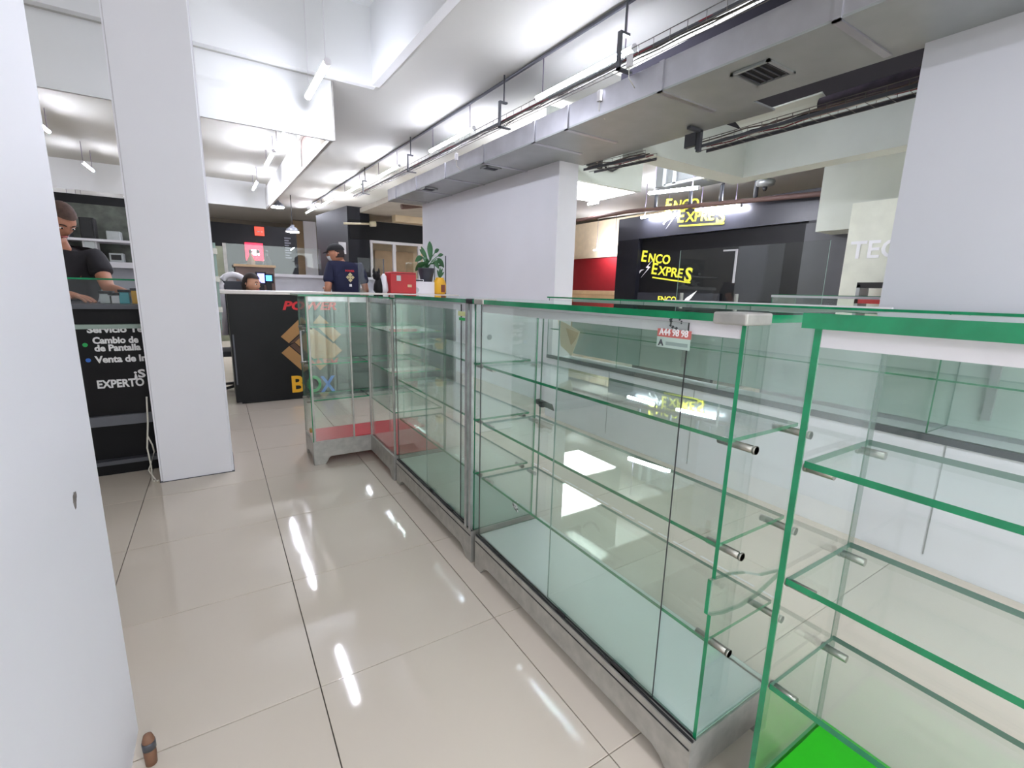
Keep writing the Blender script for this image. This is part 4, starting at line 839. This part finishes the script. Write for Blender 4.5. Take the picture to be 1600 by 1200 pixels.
def face_bits(c, MM, parent, s=1.0, m_skin=SKIN):
    c = Vector(c)
    for sx in (-1, 1):
        bm = NB(); bmesh.ops.create_uvsphere(bm, u_segments=12, v_segments=8, radius=.0105*s); bmesh.ops.scale(bm, vec=(1.25, .6, .52), verts=bm.verts[:])
        for v in bm.verts: v.co = MM @ (v.co+Vector((.030*sx, .083, .006))*s)+c
        e_ = obj('eye', bm, EYE, parent, True)
        bm = NB(); bmesh.ops.create_uvsphere(bm, u_segments=10, v_segments=6, radius=.0058*s)
        for v in bm.verts: v.co = MM @ (v.co+Vector((.030*sx, .0875, .006))*s)+c
        obj('iris', bm, PUPIL, e_, True)
        bm = NB(); tube(bm, [c+MM @ Vector((a*sx, b2, z_))*s for a, b2, z_ in ((.014, .094, .028), (.030, .092, .034), (.046, .082, .028))], .0035*s, 6); obj('eyebrow', bm, HAIR, parent)
        bm = NB(); bmesh.ops.create_uvsphere(bm, u_segments=12, v_segments=8, radius=.03*s); bmesh.ops.scale(bm, vec=(.28, .6, 1), verts=bm.verts[:])
        for v in bm.verts: v.co = MM @ (v.co+Vector((.078*sx, -.008, -.008))*s)+c
        obj('ear', bm, m_skin, parent, True)
    bm = NB(); tube(bm, [c+MM @ Vector(q)*s for q in ((-.024, .080, -.058), (-.008, .0905, -.055), (.008, .0905, -.055), (.024, .080, -.058))], [.002, .006, .006, .002], 8); obj('mouth', bm, LIPS, parent)
def body(parent, pelvis, chest, neck, headb, shL, shR, elL, elR, wrL, wrR, legs=None, hand_dirs=None, m=SKIN, s=1.0):
    V, E, R = [], [], []
    i0 = chain(V, E, R, [(pelvis, (.15, .11))])
    mid = (Vector(pelvis)+Vector(chest))/2
    i1 = chain(V, E, R, [(mid, (.135, .10)), (chest, (.155, .11))], i0)
    i2 = chain(V, E, R, [(Vector(chest)*.45+Vector(neck)*.55, (.11, .085)), (neck, .052), (headb, .055)], i1)
    for sh, el, wr, hd in ((shL, elL, wrL, 0), (shR, elR, wrR, 1)):
        w_ = chain(V, E, R, [(sh, .062), ((Vector(sh)+Vector(el))/2, .047), (el, .040), ((Vector(el)*.6+Vector(wr)*.4), .040), (wr, .027)], i1)
        d_ = (Vector(wr)-Vector(el)).normalized(); sd = d_.cross(Vector((0, 0, 1))).normalized(); up_ = sd.cross(d_)
        palm = Vector(wr)+d_*.05; p_ = chain(V, E, R, [(palm, (.036, .016))], w_)
        for q, (off, ln) in enumerate(((-.030, .062), (-.010, .075), (.010, .07), (.029, .055))):
            a_ = palm+d_*.04+sd*off
            chain(V, E, R, [(a_, .0095), (a_+d_*ln*.5-Vector((0, 0, .008)), .0085), (a_+d_*ln-Vector((0, 0, .026)), .0075)], p_)
        sg = 1 if hd == 0 else -1
        chain(V, E, R, [(palm-d_*.015+sd*.036*sg, .011), (palm+d_*.025+sd*.058*sg-Vector((0, 0, .01)), .009)], p_)
    for lg in (legs or []):
        l_ = chain(V, E, R, [(lg[0], .088), ((Vector(lg[0])+Vector(lg[1]))/2, .075), (lg[1], .055), (Vector(lg[1])*.6+Vector(lg[2])*.4, .055), (lg[2], .036)], i0)
        chain(V, E, R, [(Vector(lg[2])+Vector(lg[3])*.5-Vector((0, 0, .05)), .04), (Vector(lg[2])+Vector(lg[3])-Vector((0, 0, .055)), .03)], l_)
    return skin_mesh('body', V, E, R, m, parent, 2)
def shirt(parent, pelvis, chest, neck, shL, shR, elL, elR, m, sl=.62, hem=.0, k=1.):
    V, E, R = [], [], []; up = Vector((0, 0, 1)); pelvis, chest, neck = Vector(pelvis), Vector(chest), Vector(neck)
    i0 = chain(V, E, R, [(pelvis-up*hem, (.172*k, .128*k)), ((pelvis+chest)/2, (.165*k, .122*k)), (chest, (.178*k, .126*k))])
    ic = i0
    chain(V, E, R, [(chest*.5+neck*.5, (.125, .098)), (chest*.2+neck*.8, .068)], ic)
    for sh, el in ((shL, elL), (shR, elR)):
        sh, el = Vector(sh), Vector(el); chain(V, E, R, [(sh, .078), (sh+(el-sh)*sl*.6, .072), (sh+(el-sh)*sl, .068)], ic)
    return skin_mesh('shirt', V, E, R, m, parent, 2)
# man in cap, back to the camera
mx, my = 1.37, 6.0
man = thing('person', 'person in a navy polo shirt and black cap standing behind the black counter', 'person', (mx, my, 0))
pel, che, nek, hdb = (mx, my, .88), (mx, my+.05, 1.28), (mx-.05, my+.06, 1.50), (mx-.08, my+.06, 1.53)
sL, sR = (mx-.175, my+.03, 1.425), (mx+.175, my+.03, 1.425)
eL, eR = (mx-.235, my-.05, 1.13), (mx+.235, my+.0, 1.13)
wL, wR = (mx-.20, my+.19, 1.16), (mx+.20, my+.22, 1.16)
legs_ = [((mx-.09, my, .84), (mx-.10, my+.02, .47), (mx-.10, my, .09), (0, .15, 0)), ((mx+.09, my, .84), (mx+.10, my+.02, .47), (mx+.10, my, .09), (0, .15, 0))]
body(man, pel, che, nek, hdb, sL, sR, eL, eR, wL, wR, legs_, m=SKIN2)
sh_ = shirt(man, pel, che, nek, sL, sR, eL, eR, NAVY, .72, .05)
V, E, R = [], [], []; i0 = chain(V, E, R, [((mx, my, .9), (.165, .12))])
for lg in legs_: chain(V, E, R, [(lg[0], .10), (lg[1], .075), (Vector(lg[2])+Vector((0, 0, .02)), .065)], i0)
skin_mesh('trousers', V, E, R, JEANS, man, 2)
HC = Vector((mx-.10, my+.05, 1.575)); hf = Vector((-1, .35, -.12))
bm, MM = head_bm(HC, hf); hd_ = obj('head', bm, SKIN2, man, True); face_bits(HC, MM, hd_, 1., SKIN2)
bm = NB(); bmesh.ops.create_uvsphere(bm, u_segments=24, v_segments=16, radius=1)
bmesh.ops.delete(bm, geom=[v for v in bm.verts if v.co.z < -.12], context='VERTS')
for v in bm.verts: v.co = MM @ Vector((v.co.x*.083, v.co.y*.105, v.co.z*.085+.035))+HC
cap = obj('cap', bm, CAPM, man, True)
bm = NB(); prism(bm, [(.075*math.cos(a_), .075+.075*math.sin(a_)) for a_ in [i*math.pi/10 for i in range(11)]], HC+MM @ Vector((0, .0, .030)), MM @ Vector((1, 0, 0)), MM @ Vector((0, 1, -.12)), MM @ Vector((0, 0, 1)), .006); obj('brim', bm, CAPM, cap)
bm = NB(); bmesh.ops.create_uvsphere(bm, u_segments=20, v_segments=14, radius=1)
for v in list(bm.verts):
    if v.co.y > .12 or v.co.z > .55 or v.co.z < -.62: bm.verts.remove(v)
for v in bm.verts: v.co = MM @ Vector((v.co.x*.0775, v.co.y*.0985-.002, v.co.z*.118))+HC
obj('hair', bm, HAIR, man, True)
bm = NB(); bmesh.ops.create_uvsphere(bm, u_segments=20, v_segments=14, radius=1)
for v in list(bm.verts):
    if v.co.y < .35 or v.co.z > -.05 or v.co.z < -.9: bm.verts.remove(v)
for v in bm.verts: v.co = MM @ Vector((v.co.x*.070, v.co.y*.115, v.co.z*.112))+HC
obj('face_mask', bm, MASKM, man, True)
# print on the shirt back, laid on its surface
bk = W(547, 436, Y=my-.085); yb_ = my-.098
def dia(cx, cz, r_, w_=1.): return [(cx-r_*w_, yb_, cz), (cx, yb_, cz-r_), (cx+r_*w_, yb_, cz), (cx, yb_, cz+r_)]
for dx, dz, r_ in ((0, .05, .026), (-.028, .02, .022), (.028, .02, .022), (0, -.012, .026), (0, .02, .02)): poly_face('print_mark', dia(bk.x+dx, bk.z+dz, r_), mat('pale gold print', (206, 196, 150), .6), sh_, (0, -1, 0), .003)
poly_face('print_mark', [(bk.x-.015, yb_, bk.z-.06), (bk.x+.015, yb_, bk.z-.06), (bk.x+.015, yb_, bk.z-.09), (bk.x-.015, yb_, bk.z-.09)], PWHITE, sh_, (0, -1, 0), .003)
text('print_word', 'POWER', .03, (bk.x-.055, yb_+.002, bk.z+.085), '-Y', PRED, sh_, .001)
# seated woman
wx, wy = .35, 6.0
wo = thing('person', 'person with long dark hair seated low behind the black counter beside a white headrest', 'person', (wx, wy, 0))
pel, che, nek, hdb = (wx-.05, wy+.1, .55), (wx-.03, wy+.08, .85), (wx, wy+.02, 1.06), (wx+.005, wy+.01, 1.10)
sL, sR = (wx-.18, wy+.07, .98), (wx+.14, wy+.05, .98); eL, eR = (wx-.2, wy-.0, .74), (wx+.18, wy-.02, .74); wL, wR = (wx-.1, wy-.2, .78), (wx+.2, wy-.22, .78)
lg2 = [((wx-.12, wy+.08, .52), (wx-.12, wy-.33, .5), (wx-.12, wy-.33, .09), (0, -.13, 0)), ((wx+.05, wy+.08, .52), (wx+.06, wy-.33, .5), (wx+.06, wy-.33, .09), (0, -.13, 0))]
body(wo, pel, che, nek, hdb, sL, sR, eL, eR, wL, wR, lg2); shirt(wo, pel, che, nek, sL, sR, eL, eR, TEEB, .7)
V, E, R = [], [], []; i0 = chain(V, E, R, [((wx-.04, wy+.1, .55), (.16, .12))])
for lg in lg2: chain(V, E, R, [(lg[0], .10), (lg[1], .075), (Vector(lg[2])+Vector((0, 0, .02)), .06)], i0)
skin_mesh('trousers', V, E, R, JEANS, wo, 2)
HC = Vector((wx, wy, 1.19)); hf = Vector((.72, -.70, -.10)); bm, MM = head_bm(HC, hf, s=.95); hd_ = obj('head', bm, SKIN, wo, True); face_bits(HC, MM, hd_, .95)
def hair_shell(HC, MM, parent, m, s=1.0, low=-1.5, part=.35):
    bm = NB(); bmesh.ops.create_uvsphere(bm, u_segments=26, v_segments=18, radius=1)
    for v in list(bm.verts):
        if v.co.y > .30 and v.co.z < .42: bm.verts.remove(v)
    for v in bm.verts:
        x, y, z = v.co; q = Vector((x*.084, y*.104-.004, z*.123+.006))
        if z < -.1: q = Vector((x*(.09+.02*z*z), y*.095-.012, z*.19))
        q += Vector((math.sin(x*30)*.0015, 0, 0)); v.co = MM @ (q*s)+HC
    return obj('hair', bm, m, parent, True)
hair_shell(HC, MM, wo, HAIR, .97)
k = thing('office_chair', 'white high backed chair with a rounded headrest behind the black counter', 'chair', (.22, 6.3, 0))
a = W(364, 432, Y=6.35); bm = NB(); pts = [(a.x+.13*math.cos(t_), 6.35, 1.16+.13*math.sin(t_)) for t_ in [i*math.pi/10 for i in range(11)]]
tube(bm, [(a.x+.13, 6.35, .6)]+pts+[(a.x-.13, 6.35, .6)], .035, 10); obj('back_frame', bm, BAND, k)
box('back_pad', a.x-.10, a.x+.10, 6.34, 6.37, .6, 1.22, POT, k, bev=.012); box('seat', a.x-.2, a.x+.3, 5.9, 6.36, .40, .46, POT, k, bev=.02)
bm = NB(); tube(bm, [(a.x+.03, 6.12, .06), (a.x+.03, 6.12, .40)], .03, 10); obj('gas_column', bm, DARK, k)
for i in range(5):
    an = i*2*math.pi/5; bm = NB(); tube(bm, [(a.x+.03, 6.12, .07), (a.x+.03+.25*math.cos(an), 6.12+.25*math.sin(an), .04)], [.022, .015], 8); obj('base_leg', bm, DARK, k)
# person at the repair counter (arm reaching to the counter)
rx, ry = -.83, 4.30
rp = thing('person', 'person in a black t-shirt leaning over the repair counter between wall and pillar', 'person', (rx, ry, 0))
pel, che, nek, hdb = (rx-.10, ry+.12, .88), (rx-.02, ry+.02, 1.22), (rx-.02, ry-.06, 1.43), (rx+.0, ry-.10, 1.46)
sL, sR = (rx-.2, ry-.05, 1.33), (rx+.16, ry-.02, 1.33); eL, eR = (rx-.16, ry-.22, 1.12), (rx+.22, ry-.14, 1.13); wL, wR = (rx+.06, ry-.38, 1.09), (rx+.35, ry-.36, 1.10)
lg3 = [((rx-.19, ry+.12, .84), (rx-.2, ry+.14, .47), (rx-.2, ry+.12, .09), (0, -.15, 0)), ((rx-.01, ry+.12, .84), (rx, ry+.14, .47), (rx, ry+.12, .09), (0, -.15, 0))]
body(rp, pel, che, nek, hdb, sL, sR, eL, eR, wL, wR, lg3, m=SKIN2); shirt(rp, pel, che, nek, sL, sR, eL, eR, TEEB, .6, .04, 1.16)
V, E, R = [], [], []; i0 = chain(V, E, R, [((rx-.10, ry+.12, .9), (.165, .12))])
for lg in lg3: chain(V, E, R, [(lg[0], .10), (lg[1], .075), (Vector(lg[2])+Vector((0, 0, .02)), .065)], i0)
skin_mesh('trousers', V, E, R, JEANS, rp, 2)
HC = Vector((rx+.02, ry-.12, 1.55)); hf = Vector((.6, -.7, -.75)); bm, MM = head_bm(HC, hf); hd_ = obj('head', bm, SKIN2, rp, True); face_bits(HC, MM, hd_, 1., SKIN2); hair_shell(HC, MM, rp, HAIRB, 1.0)
